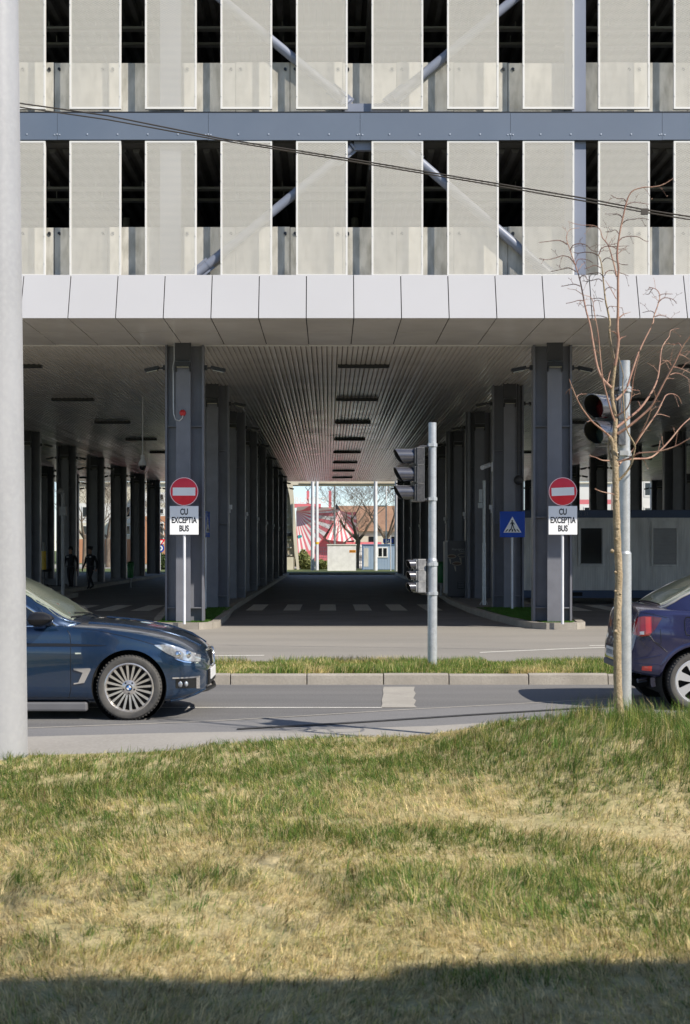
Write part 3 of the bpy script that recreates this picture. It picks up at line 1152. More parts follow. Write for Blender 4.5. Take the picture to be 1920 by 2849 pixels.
c = np.where(own, tc[ix] * tb[ix][:, None] * (0.8 + 0.4 * r.random(n))[:, None], bc)
mound = sstep(1.3, 2.5, x) * sstep(8.8, 10.3, y)
edge_ = np.exp(-((y - np.interp(x, EDX, EDY)) / .3) ** 2) * (1 - mound)
L = (0.026 + 0.044 * r.random(n)) * tsize[ix] * (1 + 0.9 * mound) * (0.85 + 0.4 * tp_[ix]) * (1 - .4 * edge_)
lean = np.clip(tlean[ix] + r.normal(0, .22, n) - 0.30 * mound - 0.2 * tp_[ix], 0.05, 1.38)
wd = 0.0018 + 0.0024 * r.random(n)
blades("grass", x, y, gheight(x, y) - 0.008, L, wd, lean, c, 61, tdir[ix] + r.normal(0, .45, n))

# median strip grass
n = 150000
x = (r.random(n) * 2 - 1) * 7.0
y = 17.98 + 1.76 * r.random(n)
c, p = grass_colour(x, y, n, r, -0.02)
c = c * 1.15
cl = sstep(0.35, 0.7, vnoise(x, y, 2.4, 51))
L = (0.04 + 0.06 * r.random(n)) * (0.7 + 0.8 * cl)
lean = np.clip(np.abs(r.normal(0.6, 0.35, n)), 0.05, 1.3)
blades("median_grass", x, y, np.full(n, .115), L, 0.004 + 0.003 * r.random(n), lean, c, 62)
# short green turf on the two traffic islands
n = 30000
xs_, ys_ = [], []
for x0, x1 in ((-3.7, -2.6), (4.05, 5.45)):
    xx_ = x0 + (x1 - x0) * r.random(n)
    yy_ = 30.3 + 8.0 * r.random(n) ** 1.5
    ok = (yy_ > 30.5) | ((xx_ > x0 + .1) & (xx_ < x1 - .25))
    if x0 > 0:
        ok &= (xx_ > 4.6 - 0.45 * np.clip((yy_ - 30.3) / 3.0, 0, 1)) & (xx_ < 5.2 + 0.3 * np.clip((yy_ - 30.3) / 2, 0, 1))
    xs_.append(xx_[ok])
    ys_.append(yy_[ok])
x, y = np.concatenate(xs_), np.concatenate(ys_)
n = len(x)
c = np.array([[0.085, 0.185, 0.03]]) * (0.7 + 0.6 * r.random(n))[:, None]
blades("island_grass", x, y, np.full(n, .122), 0.02 + 0.03 * r.random(n), 0.006 + 0.004 * r.random(n), np.abs(r.normal(0.5, .3, n)), c, 63)

# ------------------------------------------------------------------ big tram mast at the left edge
T = thing("street_mast", "thick pale grey steel mast rising out of frame at the left edge", "mast", (-2.666, 11.4, 0.02))
m = MB()
m.cone((0, 0, 0.0), (0, 0, 9.5), 0.249, 0.132, 40)
m.build("pole", "mast_paint", T, smooth=60)
MB().tube([(.2476, -.0, .0), (.2476 - .117 * .5, 0, 4.75), (.1315, 0, 9.5)], .004, 6).build("weld_seam", "mast_paint", T)

# ------------------------------------------------------------------ overhead wires
for pts, r_, lab in (
        ([(-1200, 60, 22.0), (60, 288, 22), (300, 322, 21.9), (612, 385, 21.7), (960, 440, 21.4), (1300, 497, 21.1), (1640, 554, 20.7), (1790, 583, 20.5), (1920, 603, 20.4), (2700, 730, 20.0)], .011, "upper dark overhead wire sloping down to the right across the panels"),
        ([(-1200, 80, 22.1), (60, 299, 22), (300, 333, 21.9), (612, 390, 21.7), (960, 446, 21.4), (1300, 503, 21.1), (1640, 562, 20.7), (1790, 590, 20.5), (1920, 611, 20.4), (2700, 745, 20.0)], .010, "lower dark overhead wire running just beneath the other one")):
    m = MB().tube([at(*p) for p in pts], r_, 6)
    tag(m.build("overhead_wire", "cable", smooth=60), lab, "wire")
o = MB().box(at(1793, 589, 20.49), (.10, .03, .085)).build("wire_clamp", "cable")
tag(o, "small dark clamp gripping the overhead wires beside the thin tree's top", "clamp")


# ------------------------------------------------------------------ traffic signals
def visor(m, c, rad, L, rot):
    """open-bottomed tunnel visor along -x"""
    G, H = [], []
    for i in range(25):
        t = R(-152 + 304 * i / 24)
        ll = L * (0.34 + 0.66 * (0.5 + 0.5 * math.cos(t * .92)) ** 0.55)
        ro, ri = [], []
        for q in range(6):
            xx = -ll * q / 5
            ro.append(Vector((xx, rad * math.sin(t), rad * math.cos(t))))
            ri.append(Vector((xx, (rad - .006) * math.sin(t), (rad - .006) * math.cos(t))))
        G.append(ro)
        H.append(ri)
    f = lambda p: rot @ p + Vector(c)
    m.mat("signal_visor").grid([[f(p) for p in row] for row in G])
    m.mat("visor_inner").grid([[f(p) for p in row] for row in H])
    m.mat("signal_visor").grid([[f(a[-1]), f(b[-1])] for a, b in zip(G, H)])


def signal_head(parent, c, az, lamps, pitch, wdt, dep, rad, L, body_mat, name="signal_head"):
    """housing whose lamps face -x turned by az about z; c = centre of front face"""
    rot = Matrix.Rotation(az, 3, 'Z')
    n = len(lamps)
    h = pitch * n
    m = MB()
    for i in range(n):
        zc = h / 2 - pitch * (i + .5)
        m.box(Vector(c) + rot @ Vector((dep / 2, 0, zc)), (dep, wdt, pitch - .008), rot)
        # round back-shell bulge and door ridge
        m.box(Vector(c) + rot @ Vector((-.012, 0, zc)), (.024, wdt - .03, pitch - .03), rot)
    for i in range(n - 1):
        zc = h / 2 - pitch * (i + 1)
        m.box(Vector(c) + rot @ Vector((dep / 2, 0, zc)), (dep - .01, wdt + .012, .012), rot)
    body = m.build(name, body_mat, parent, bevel=.008)
    for i, lm in enumerate(lamps):
        zc = h / 2 - pitch * (i + .5)
        cc = Vector(c) + rot @ Vector((-.026, 0, zc))
        v = MB()
        visor(v, cc, rad, L, rot)
        v.build("visor", None, body, smooth=50, recalc=False)
        l = MB()
        prof = [(0.0, -.03), (rad * .5, -.024), (rad * .85, -.008), (rad * .95, 0)]
        vs = MB().lathe(prof, (0, 0, 0), 'x', 24)
        l.add([rot @ Vector(p) + cc for p in vs.v], vs.f)
        l.build("lens", lm, body, smooth=60)
    return body


def clamp(m, z, r):
    m.cyl((0, 0, z - .022), (0, 0, z + .022), r + .012, 20)
    m.box((-.02, -(r + .018), z), (.07, .03, .04))


# pole on the median
PX, PY = gx(1203, 19.0), 19.0
T = thing("traffic_light", "slim galvanised traffic light pole standing on the grassy median with two signal heads", "traffic light", (PX, PY, 0.09))
m = MB()
m.cyl((0, 0, 0), (0, 0, 1.46), .064, 24)
m.cone((0, 0, 1.46), (0, 0, 1.49), .064, .054, 24, False)
m.cyl((0, 0, 1.49), (0, 0, 3.30), .054, 24)
m.build("pole", "galvanised", T, smooth=50)
for z, rr_ in ((3.0, .054), (2.28, .054), (1.02, .064), (1.41, .064)):
    m = MB()
    clamp(m, z, rr_)
    m.build("pole_clamp", "galvanised", T, smooth=40)
for z0, z1, xr in ((2.27, 3.0, -.21), (1.02, 1.45, -.20)):
    for z in (z0 - .0, z1 - .02):
        b = MB().tube([(-.04, -.01, z), (xr + .06, -.01, z), (xr, -.01, z + (-.03 if z > (z0 + z1) / 2 else .03))], .018, 8)
        b.build("bracket_arm", "signal_body", T, smooth=50)
zc = gz(1321, PY) - 0.09
signal_head(T, (-.245, -.02, zc), R(12), ["lens_red", "lens_amber", "lens_green"], .243, .27, .11, .10, .25, "signal_body")
zc = gz(1602, PY) - 0.09
signal_head(T, (-.225, -.02, zc), R(24), ["lens_red", "lens_amber", "lens_green"], .152, .15, .12, .062, .10, "signal_worn", "repeater_head")
# pole in the near grass on the right
PX, PY = gx(1738, 11.9), 11.9
T = thing("traffic_light", "galvanised traffic light pole right behind the thin bare tree trunk", "traffic light", (PX, PY, 0.12))
m = MB()
m.cyl((0, 0, -.1), (0, 0, gz(1540, PY) - .12), .056, 24)
m.cone((0, 0, gz(1540, PY) - .12), (0, 0, gz(1534, PY) - .12), .056, .047, 24, False)
m.cyl((0, 0, gz(1534, PY) - .12), (0, 0, gz(1004, PY) - .12), .045, 24)
m.build("pole", "galvanised", T, smooth=50)
zt_, zb_ = gz(1084, PY) - .12, gz(1262, PY) - .12
for z in (zt_, zb_):
    m = MB()
    clamp(m, z, .045)
    m.build("pole_clamp", "galvanised", T, smooth=40)
for z, dz in ((zt_, -.03), (zb_, .03)):
    MB().tube([(-.03, -.01, z), (-.10, -.02, z), (-.12, -.02, z + dz)], .018, 8).build("bracket_arm", "signal_body", T, smooth=50)
signal_head(T, (-.16, -.06, gz(1171, PY) - .12), R(42), ["lens_red", "lens_green"], .215, .24, .10, .098, .19, "signal_body")

# ------------------------------------------------------------------ road signs
def post(T, x, y, z0, z1, r=.03, material="white_pole"):
    m = MB().cyl((0, 0, 0), (0, 0, z1 - z0), r, 14)
    return m.build("post", material, T, smooth=50)


def no_entry(px, Y, label, plate_text, tilt, comma, dia=.60):
    z0 = .12
    T = thing("no_entry_sign", label, "road sign", (gx(px, Y), Y, z0))
    zd = gz(1368, Y) - z0
    zp = gz(1448, Y) - z0
    post(T, 0, 0, z0, gz(1345, Y), .03)
    m = MB()
    rot = Matrix.Rotation(R(tilt), 3, 'Y')
    prof = [(0, -.055), (dia / 2 - .012, -.055), (dia / 2, -.05), (dia / 2, -.038), (0, -.038)]
    m.mat("sign_red").lathe(prof, (0, 0, zd), 'y', 48)
    d = m.build("sign_disc", None, T, smooth=40)
    ring = MB().lathe([(dia / 2 - .014, -.0565), (dia / 2 - .004, -.0565), (dia / 2 - .004, -.053), (dia / 2 - .014, -.053)], (0, 0, zd), 'y', 48, closed=True)
    ring.build("rim", "sign_white", d)
    MB().box((0, -.058, zd), (.475, .004, .168), rot).build("white_bar", "sign_white", d)
    pm = MB().box((0, -.046, zp), (.605, .018, .605))
    p = pm.build("plate", "sign_white", T, bevel=.012)
    for i, ln in enumerate(plate_text):
        o = lettering(ln, .175, "lettering", "ink", p, (0, -.056, zp + .175 - .175 * i), sx=.68, bold=.005)
        if comma and i == 1:
            cm = MB().box((.118, -.0565, zp - .082), (.014, .002, .03), Matrix.Rotation(R(15), 3, 'Y'))
            cm.build("letter_tail", "ink", p)
    return T


no_entry(513, 29.95, "red no entry sign over bus plate at the left front column", ["CU", "EXCEPTIA", "BUS"], 0, False)
no_entry(1565, 29.95, "red no entry sign with slightly tilted white bar at the right front column", ["CU", "EXCEPTIA", "BUS"], -2.5, True)


def crossing_sign(loc, rz, label):
    T = thing("crossing_sign", label, "road sign", loc, rz)
    zc = gz(1459, 37.3) - .12
    post(T, 0, 0, 0, 2.3, .03)
    p = MB().box((0, -.045, zc), (.66, .02, .68)).build("plate", "sign_blue", T, bevel=.01)
    t = MB().prism([(-.235, -.215), (.235, -.215), (0, .205)], 'y', -.061, -.056)
    tri = t.build("white_triangle", "sign_white", p)
    tri.location = (0, 0, zc)
    g = MB()
    Y0, Y1 = -.065, -.0615

    def pr(poly):
        g.prism(poly, 'y', Y0, Y1)
    pr([(.022 * math.cos(a) - .005, .022 * math.sin(a) + .088) for a in [2 * math.pi * i / 14 for i in range(14)]])
    pr([(-.03, .06), (.02, .06), (.026, -.03), (-.024, -.03)])
    pr([(.02, .058), (.062, .0), (.052, -.008), (.018, .03)])
    pr([(-.03, .058), (-.062, .005), (-.054, -.004), (-.026, .03)])
    pr([(-.02, -.028), (.004, -.028), (-.03, -.15), (-.055, -.15)])
    pr([(.004, -.028), (.026, -.028), (.066, -.15), (.04, -.15)])
    for x in (-.155, -.075, .0, .075, .155):
        k = x * .28
        pr([(x - .024 + k * .4, -.19), (x + .02 + k * .4, -.19), (x + .012 - k * .9, -.125), (x - .012 - k * .9, -.125)])
    f = g.build("walking_figure", "ink", p)
    f.location = (0, 0, zc)
    return T


crossing_sign((gx(1425, 37.3), 37.3, .12), 0, "blue pedestrian crossing sign with white triangle beside the dark column")
crossing_sign((gx(574, 37.2) - .02, 37.2, .12), R(84), "blue crossing sign seen edge-on against the second column on the left")

# ------------------------------------------------------------------ thin camera masts under the building
T = thing("camera_mast", "thin galvanised mast with tripod foot beside the blue crossing sign", "mast", (gx(1347, 40.2), 40.2, .12))
h_ = gz(1337, 40.2) - .12
m = MB()
m.cyl((0, 0, 0), (0, 0, h_ * .5), .055, 14)
m.cyl((0, 0, h_ * .5), (0, 0, h_), .042, 14)
m.build("pole", "galvanised", T, smooth=50)
for a in (30, 150, 270):
    MB().tube([(0, 0, .22), (.13 * math.cos(R(a)), .13 * math.sin(R(a)), .0)], .016, 6).build("foot", "galvanised", T)
m = MB()
m.bb(-.14, -.05, -.05, .05, h_ - .62, h_ - .25)
m.bb(-.17, -.05, -.07, .05, h_ - .78, h_ - .63)
m.build("equipment_box", "galvanised", T, bevel=.01)
T = thing("camera_mast", "thin grey camera mast on the left pavement tip in front of the guards", "mast", (gx(175, 47.2), 47.2, .12))
h_ = gz(1372, 47.2) - .12
MB().cyl((0, 0, 0), (0, 0, h_), .06, 14).build("pole", "grey_pole", T, smooth=50)
m = MB().lathe([(0, -.1), (.07, -.06), (.09, .02), (.06, .10), (0, .12)], (-.05, -.1, h_ + .05), 'z', 14)
m.build("camera_dome", "grey_pole", T, smooth=60)
m = MB().bb(-.12, .12, -.08, .08, h_ - .75, h_ - .45)
m.build("equipment_box", "grey_pole", T, bevel=.01)
# dome camera hanging from the slat ceiling
T = thing("dome_camera", "white dome camera hanging on a long rod from the slatted ceiling", "camera", (gx(397, 41.3), 41.3, HC))
zb = gz(1272, 41.3) - HC
MB().cyl((0, 0, 0), (0, 0, zb), .018, 8).build("rod", "white_pole", T, smooth=50)
MB().lathe([(0, .12), (.05, .11), (.06, .02), (.05, 0), (.12, -.12), (.125, -.2), (0, -.2)], (0, 0, zb - .04), 'z', 20).build("housing", "white_pole", T, smooth=50)
MB().lathe([(.10, 0), (.095, -.06), (.06, -.12), (0, -.14)], (0, 0, zb - .245), 'z', 20).build("dome", "dark_glass", T, smooth=60)

# ------------------------------------------------------------------ site container under the building
CY = 44.2
cx0, cx1 = gx(1455, CY), gx(1455, CY) + 6.06
czt, czb = gz(1419, CY), gz(1671, CY)
T = thing("site_container", "pale cabin container with dark blue frame and two windows under the building", "container", ((cx0 + cx1) / 2, CY, 0))
ox = (cx0 + cx1) / 2
m = MB()
prof = []
xx = cx0 + .06
while xx < cx1 - .06:
    prof += [(xx - ox, 0.02), (xx + .055 - ox, 0.02), (xx + .062 - ox, 0.032), (xx + .068 - ox, 0.032)]
    xx += .075
pf = prof + [(cx1 - .06 - ox, .02), (cx1 - .06 - ox, 2.4), (cx0 + .06 - ox, 2.4)]
m.prism(pf, 'z', czb + .32, czt - .24)
m.build("wall", "container_white", T)
for nm, za, zb in (("roof_rail", czt - .24, czt), ("base_rail", czb + .08, czb + .32)):
    m = MB().bb(cx0 - ox, cx1 - ox, 0, 2.44, za, zb)
    o = m.build(nm, "container_blue", T, bevel=.01)
    if nm == "base_rail":
        MB().bb(.0 - 1.65, -1.18, -.004, .05, czb + .14, czb + .26).build("fork_pocket", "well_black", o)
    else:
        lettering("231 42 31", .16, "lettering", "letter_grey", o, (-1.3, -.004, (za + zb) / 2), sx=.95)
for xo in (cx0 - ox + .04, cx1 - ox - .04):
    MB().bb(xo - .05, xo + .05, .005, .10, czb + .32, czt - .24).build("corner_post", "container_white" if xo < 0 else "container_blue", T)
for (xa, xb, ya, yb, shut) in ((1608, 1682, 1450, 1576, False), (1812, 1887, 1450, 1576, True)):
    a, b, za, zb = gx(xa, CY) - ox, gx(xb, CY) - ox, gz(yb, CY), gz(ya, CY)
    f = MB()
    e = .06
    f.bb(a, a + e, -.05, .018, za, zb)
    f.bb(b - e, b, -.05, .018, za, zb)
    f.bb(a + e, b - e, -.05, .018, za, za + e)
    f.bb(a + e, b - e, -.05, .018, zb - .22, zb)
    o = f.build("window_frame", "container_white", T, bevel=.006)
    if shut:
        s = MB()
        z = za + e
        while z < zb - .24:
            s.prism([(-.01, z), (-.028, z + .008), (-.028, z + .036), (-.01, z + .044)], 'x', a + e, b - e)
            z += .046
        s.build("roller_shutter", "shutter", o)
    else:
        MB().bb(a + e, b - e, -.004, .012, za + e, zb - .22).build("pane", "dark_glass", o)
        g = MB()
        for q in (a + e, b - e - .03):
            g.bb(q, q + .03, -.03, -.005, za + e, zb - .22)
        g.bb(a + e + .03, b - e - .03, -.03, -.005, za + e, za + e + .03)
        g.build("sash", "shutter", o)

# coffee machine / poster totem
TY = 46.4
T = thing("vending_machine", "dark vending machine showing coffee cups beside the traffic light pole", "vending machine", (gx(1270, TY), TY, .12))
w2 = (gx(1301, TY) - gx(1240, TY)) / 2
ht = gz(1505, TY) - .12
MB().bb(-w2 + .07, w2, 0, .75, 0.04, ht).build("body", "poster_dark", T, bevel=.01)
MB().bb(-w2 - .02, -w2 + .065, -.05, .7, .14, ht - .02).build("side_trim", "shutter", T)
MB().bb(-w2 + .1, w2 - .02, .05, .7, 0.0, .038).build("plinth", "black_metal", T)
for (cxp, czp, rx, filled) in ((1257, 1548, .14, "cup_coffee"), (1286, 1545, .14, "poster_dark"), (1271, 1568, .15, "cup_coffee")):
    c = MB()
    zc = gz(czp, TY) - .12
    xc = gx(cxp, TY) - gx(1270, TY)
    pts = [(xc + rx * math.cos(a), -.003, zc + .055 * math.sin(a)) for a in [2 * math.pi * i / 28 for i in range(28)]]
    c.mat("cup_cream").tube(pts + [pts[0]], .012, 5)
    c.mat(filled).poly([(p[0], -.004, p[2]) for p in pts])
    c.mat("cup_cream").poly([(xc - .10, -.0045, zc - .07), (xc - .03, -.0045, zc - .09), (xc - .02, -.0045, zc - .25), (xc - .05, -.0045, zc - .25)])
    c.build("cup_picture", None, T)
lettering("Alege momentul", .09, "lettering", "shutter", T, (.09, -.003, gz(1528, TY) - .12), sx=.8)
lettering("Tchibo", .11, "lettering", "shutter", T, (.19, -.003, gz(1534.5, TY) - .12), sx=.8)
o = MB().bb(.02, .28, -.02, -.001, .28, .52).build("dispenser_hatch", "black_metal", T)
m = MB()
for z in (.33, .38, .43, .48):
    m.bb(.06, .24, -.024, -.0205, z, z + .012)
m.build("sticker_lines", "column_paint", o)

# green bins
def green_bin(loc, label):
    T = thing("litter_bin", label, "bin", loc, group="green bins under the building")
    m = MB().lathe([(0, .0), (.11, .0), (.13, .05), (.16, .56), (.14, .60), (0, .60)], (0, 0, .45), 'z', 20)
    m.build("bin_body", "bin_green", T, smooth=40)
    m = MB().lathe([(.15, 0), (.17, .02), (.17, .05), (.08, .11), (0, .12)], (0, 0, 1.05), 'z', 20)
    m.build("lid", "bin_green", T, smooth=40)
    MB().cyl((.0, .18, 0), (0, .18, 1.15), .03, 10).build("post", "grey_pole", T)


yb_ = 62.0
green_bin((gx(360, yb_) + .05, yb_, .12 if False else 0.0), "green litter bin between dark columns of the left bay")
green_bin((gx(1228, 47.8), 47.8, .12), "green litter bin half hidden behind the coffee machine")

# parked scooter with yellow stem sleeve
T = thing("electric_scooter", "parked electric scooter with yellow stem beside the left columns", "scooter", (gx(124, 60.5), 60.5, 0.0))
m = MB().cyl((0, 0, .12), (-.02, 0, .82), .035, 10)
m.build("stem", "black_metal", T, smooth=50)
MB().cyl((-.02, 0, .83), (-.03, 0, 1.62), .10, 14).build("sleeve", "yellow", T, smooth=50)
MB().tube([(-.03, 0, 1.62), (-.035, 0, 2.0)], .05, 10).build("mast", "shutter", T, smooth=50)
MB().tube([(-.06, -.1, .78), (.10, -.02, .80), (.26, .06, .84)], .05, 8).build("handlebar", "black_metal", T, smooth=50)
MB().bb(-.10, .75, .0, .14, .10, .16).build("deck", "black_metal", T, bevel=.02)
for xx in (0.05, .85):
    MB().lathe([(.05, -.03), (.10, -.035), (.12, 0), (.10, .035), (.05, .03)], (xx, .07, .12), 'y', 20, closed=True).build("wheel", "tyre", T, smooth=50)


# ------------------------------------------------------------------ guards
def skin_body(name, joints, edges, parent, root):
    me = bpy.data.meshes.new(name)
    names = list(joints)
    idx = {k: i for i, k in enumerate(names)}
    me.from_pydata([joints[k][0] for k in names], [(idx[a], idx[b]) for a, b in edges], [])
    o = bpy.data.objects.new(name, me)
    COL.objects.link(o)
    sk = o.modifiers.new("skin", 'SKIN')
    sk.use_smooth_shade = True
    for k in names:
        v = me.skin_vertices[0].data[idx[k]]
        rr_ = joints[k][1]
        v.radius = rr_ if isinstance(rr_, tuple) else (rr_, rr_)
        v.use_root = (k == root)
    sb = o.modifiers.new("sub", 'SUBSURF')
    sb.levels = sb.render_levels = 2
    bpy.context.view_layer.update()
    dg = bpy.context.evaluated_depsgraph_get()
    nm = bpy.data.meshes.new_from_object(o.evaluated_get(dg))
    bpy.data.objects.remove(o)
    nm.name = name
    b = bpy.data.objects.new(name, nm)
    COL.objects.link(b)
    b.parent = parent
    nm.materials.clear()
    nm.materials.append(MATS["uniform"])
    nm.materials.append(MATS["skin"])
    hands = [Vector(joints[k][0]) for k in names if k.startswith("f")]
    for p in nm.polygons:
        p.use_smooth = True
        c = p.center
        if c.z > 1.50 or any((c - h).length < .085 for h in hands):
            p.material_index = 1
    return b


def person(label, loc, rz, stride, cap):
    T = thing("person", label, "person", loc, rz)
    s = stride
    J = {
        "pelvis": ((0, 0, .93), (.155, .105)), "belly": ((0, 0, 1.08), (.15, .10)), "chest": ((.02, 0, 1.30), (.185, .115)),
        "neck": ((.02, 0, 1.47), .055), "skull0": ((.035, 0, 1.56), (.07, .085)), "skull": ((.03, 0, 1.66), (.075, .095)), "crown": ((.02, 0, 1.74), (.055, .07)),
        "nose": ((.125, 0, 1.62), .012),
    }
    E = [("pelvis", "belly"), ("belly", "chest"), ("chest", "neck"), ("neck", "skull0"), ("skull0", "skull"), ("skull", "crown"), ("skull", "nose")]
    for sd, sg in (("l", 1), ("r", -1)):
        st = s * sg
        J["hip" + sd] = ((0, .10 * sg, .88), .095)
        J["knee" + sd] = ((.22 * st + .04, .10 * sg, .50), .062)
        J["ank" + sd] = ((.42 * st - (.06 if st < 0 else 0), .10 * sg, .10 + (.05 if st < -.3 else 0)), .045)
        J["toe" + sd] = ((.42 * st + .17, .11 * sg, .04), .036)
        J["sho" + sd] = ((.0, .20 * sg, 1.40), .068)
        J["elb" + sd] = ((-.08 * st - .04, .27 * sg, 1.13), .048)
        J["wri" + sd] = ((-.2 * st + .06, .27 * sg, .90), .034)
        J["palm" + sd] = ((-.2 * st + .08, .27 * sg, .84), .036)
        E += [("pelvis", "hip" + sd), ("hip" + sd, "knee" + sd), ("knee" + sd, "ank" + sd), ("ank" + sd, "toe" + sd), ("chest", "sho" + sd), ("sho" + sd, "elb" + sd), ("elb" + sd, "wri" + sd), ("wri" + sd, "palm" + sd)]
        for i in range(4):
            k = "f%d%s" % (i, sd)
            J[k] = ((-.2 * st + .06 + .022 * i, (.265) * sg, .765 - .008 * (1.5 - abs(i - 1.5))), .009)
            E.append(("palm" + sd, k))
        k = "fth" + sd
        J[k] = ((-.2 * st + .14, .25 * sg, .80), .010)
        E.append(("palm" + sd, k))
    b = skin_body("body", J, E, T, "pelvis")
    hair = MB().lathe([(.092, -.02), (.105, .02), (.095, .07), (.05, .115), (0, .12)], (.0, 0, 1.69), 'z', 20)
    hair.build("hair", "ink", T, smooth=60)
    if cap:
        c = MB()
        c.lathe([(.10, 0), (.125, .05), (.12, .08), (0, .10)], (.02, 0, 1.73), 'z', 20)
        c.prism([(.06, -.08), (.20, -.06), (.215, 0), (.20, .06), (.06, .08)], 'z', 1.725, 1.737)
        c.build("cap", "uniform", T, smooth=40)
    for yy in ((-.09,) if not cap else (-.09, .09)):
        MB().box((.135, yy, 1.37), (.012, .10, .025)).build("reflective_strip", "reflective", T)
    MB().bb(-.13, .15, -.17, .17, .965, .995).build("belt", "ink", T)
    return T


person("person in dark uniform and cap striding beside the columns", (gx(252, 60.0), 60.0, .0), R(-118), .62, True)
person("bareheaded person in dark uniform walking behind the thin grey mast", (gx(197, 60.2), 60.2, .0), R(-100), .35, False)

# ------------------------------------------------------------------ cars
def pchip(keys, x):
    xs = np.array([k[0] for k in keys], float)
    ys = np.array([k[1] for k in keys], float)
    h = np.diff(xs)
    d = np.diff(ys) / h
    m = np.zeros(len(xs))
    for i in range(1, len(xs) - 1):
        if d[i - 1] * d[i] > 0:
            w1, w2 = 2 * h[i] + h[i - 1], h[i] + 2 * h[i - 1]
            m[i] = (w1 + w2) / (w1 / d[i - 1] + w2 / d[i])
    m[0], m[-1] = d[0], d[-1]
    x = float(np.clip(x, xs[0], xs[-1]))
    i = int(np.clip(np.searchsorted(xs, x) - 1, 0, len(xs) - 2))
    t = (x - xs[i]) / h[i]
    return ((2 * t**3 - 3 * t**2 + 1) * ys[i] + (t**3 - 2 * t**2 + t) * h[i] * m[i] + (-2 * t**3 + 3 * t**2) * ys[i + 1] + (t**3 - t**2) * h[i] * m[i + 1])


def chaikin(pts, it=2):
    for _ in range(it):
        out = [pts[0]]
        for a, b in zip(pts[:-1], pts[1:]):
            out += [tuple(.75 * p + .25 * q for p, q in zip(a, b)), tuple(.25 * p + .75 * q for p, q in zip(a, b))]
        out.append(pts[-1])
        pts = out
    return pts


class CarBody:
    def __init__(self, keys, gkeys, belt, lean):
        self.k, self.g, self.belt, self.lean = keys, gkeys, belt, lean

    def sec(self, x):
        W, zt, zs, zb = (pchip(self.k[n], x) for n in ("W", "zt", "zs", "zb"))
        H = zs - zb
        c = [(0, zb), (.78 * W, zb), (.93 * W, zb + .015), (.975 * W, zb + .10 * H), (.985 * W, zb + .30 * H), (1.0 * W, zb + .55 * H), (1.0 * W, zb + .70 * H),
             (.982 * W, zb + .80 * H), (.975 * W, zs - .05 * H), (.945 * W, zs), (.86 * W, zs + .30 * (zt - zs)), (.62 * W, zs + .72 * (zt - zs)), (.30 * W, zs + .94 * (zt - zs)), (0, zt)]
        return chaikin(c, 2)

    def side(self, x, z, off=0.0):
        s = self.sec(x)
        pts = [p for p in s if True]
        zz = np.array([p[1] for p in pts])
        yy = np.array([p[0] for p in pts])
        i0 = int(np.argmax(yy > 0.6 * yy.max()))
        zz, yy = zz[i0:], yy[i0:]
        zz = np.maximum.accumulate(zz)
        return float(np.interp(z, zz, yy)) + off

    def top(self, x, y):
        s = self.sec(x)
        i1 = max(range(len(s)), key=lambda i: s[i][0])
        q = s[i1:][::-1]
        return float(np.interp(abs(y), [p[0] for p in q], [p[1] for p in q]))

    def gsec(self, x):
        zr, yb = pchip(self.g["zr"], x), pchip(self.g["yb"], x)
        b = self.belt
        t = max(zr - b, 0.012)
        yt = yb - t * self.lean
        c = [(yb + .01, b - .12), (yb, b), (yb - .5 * t * self.lean, b + .5 * t), (yt + .012, b + t * .88), (yt - .05, b + t * .985), (yt * .55, b + t + .012), (0, b + t + .018)]
        return chaikin(c, 2)

    def gside(self, x, z):
        s = self.gsec(x)
        zz = np.maximum.accumulate(np.array([p[1] for p in s]))
        return float(np.interp(z, zz, [p[0] for p in s]))

    def gtop(self, x, y):
        s = self.gsec(x)[::-1]
        return float(np.interp(abs(y), [p[0] for p in s], [p[1] for p in s]))


def loft(m, secs):
    n = len(secs[0])
    vs, fs = [], []
    for x, s in secs:
        vs += [(x, y, z) for y, z in s]
    return vs


def loft_mesh(xs, secfn):
    m = MB()
    vs, fs = [], []
    L = None
    for x in xs:
        s = secfn(x)
        ring = [(x, -p[0], p[1]) for p in s] + [(x, p[0], p[1]) for p in s[-2:0:-1]]
        L = len(ring)
        vs += ring
    for i in range(len(xs) - 1):
        for j in range(L):
            k = (j + 1) % L
            fs.append((i * L + j, i * L + k, (i + 1) * L + k, (i + 1) * L + j))
    fs.append(tuple(range(L))[::-1])
    fs.append(tuple(range((len(xs) - 1) * L, len(xs) * L)))
    m.add(vs, fs)
    return m


def boolean_cut(o, cutters):
    for c in cutters:
        b = o.modifiers.new("cut", 'BOOLEAN')
        b.object = c
        b.operation = 'DIFFERENCE'
        b.solver = 'EXACT'
    bpy.context.view_layer.update()
    dg = bpy.context.evaluated_depsgraph_get()
    me = bpy.data.meshes.new_from_object(o.evaluated_get(dg))
    o.modifiers.clear()
    old = o.data
    o.data = me
    me.name = old.name
    for c in cutters:
        bpy.data.objects.remove(c)
    me.polygons.foreach_set("use_smooth", [True] * len(me.polygons))
    me.set_sharp_from_angle(angle=R(38))


def patch(cb, x0, x1, lo, hi, off, sgn, nx=26, nz=8, green=False):
    """sheet following the body side between two height curves"""
    P = []
    for i in range(nx + 1):
        x = x0 + (x1 - x0) * i / nx
        a, b = np.interp(x, [p[0] for p in lo], [p[1] for p in lo]), np.interp(x, [p[0] for p in hi], [p[1] for p in hi])
        row = []
        for j in range(nz + 1):
            z = a + (b - a) * j / nz
            y = cb.gside(x, z) if green else cb.side(x, z)
            row.append((x + (off * .6 if False else 0), sgn * (y + off), z))
        P.append(row)
    return MB().grid(P)


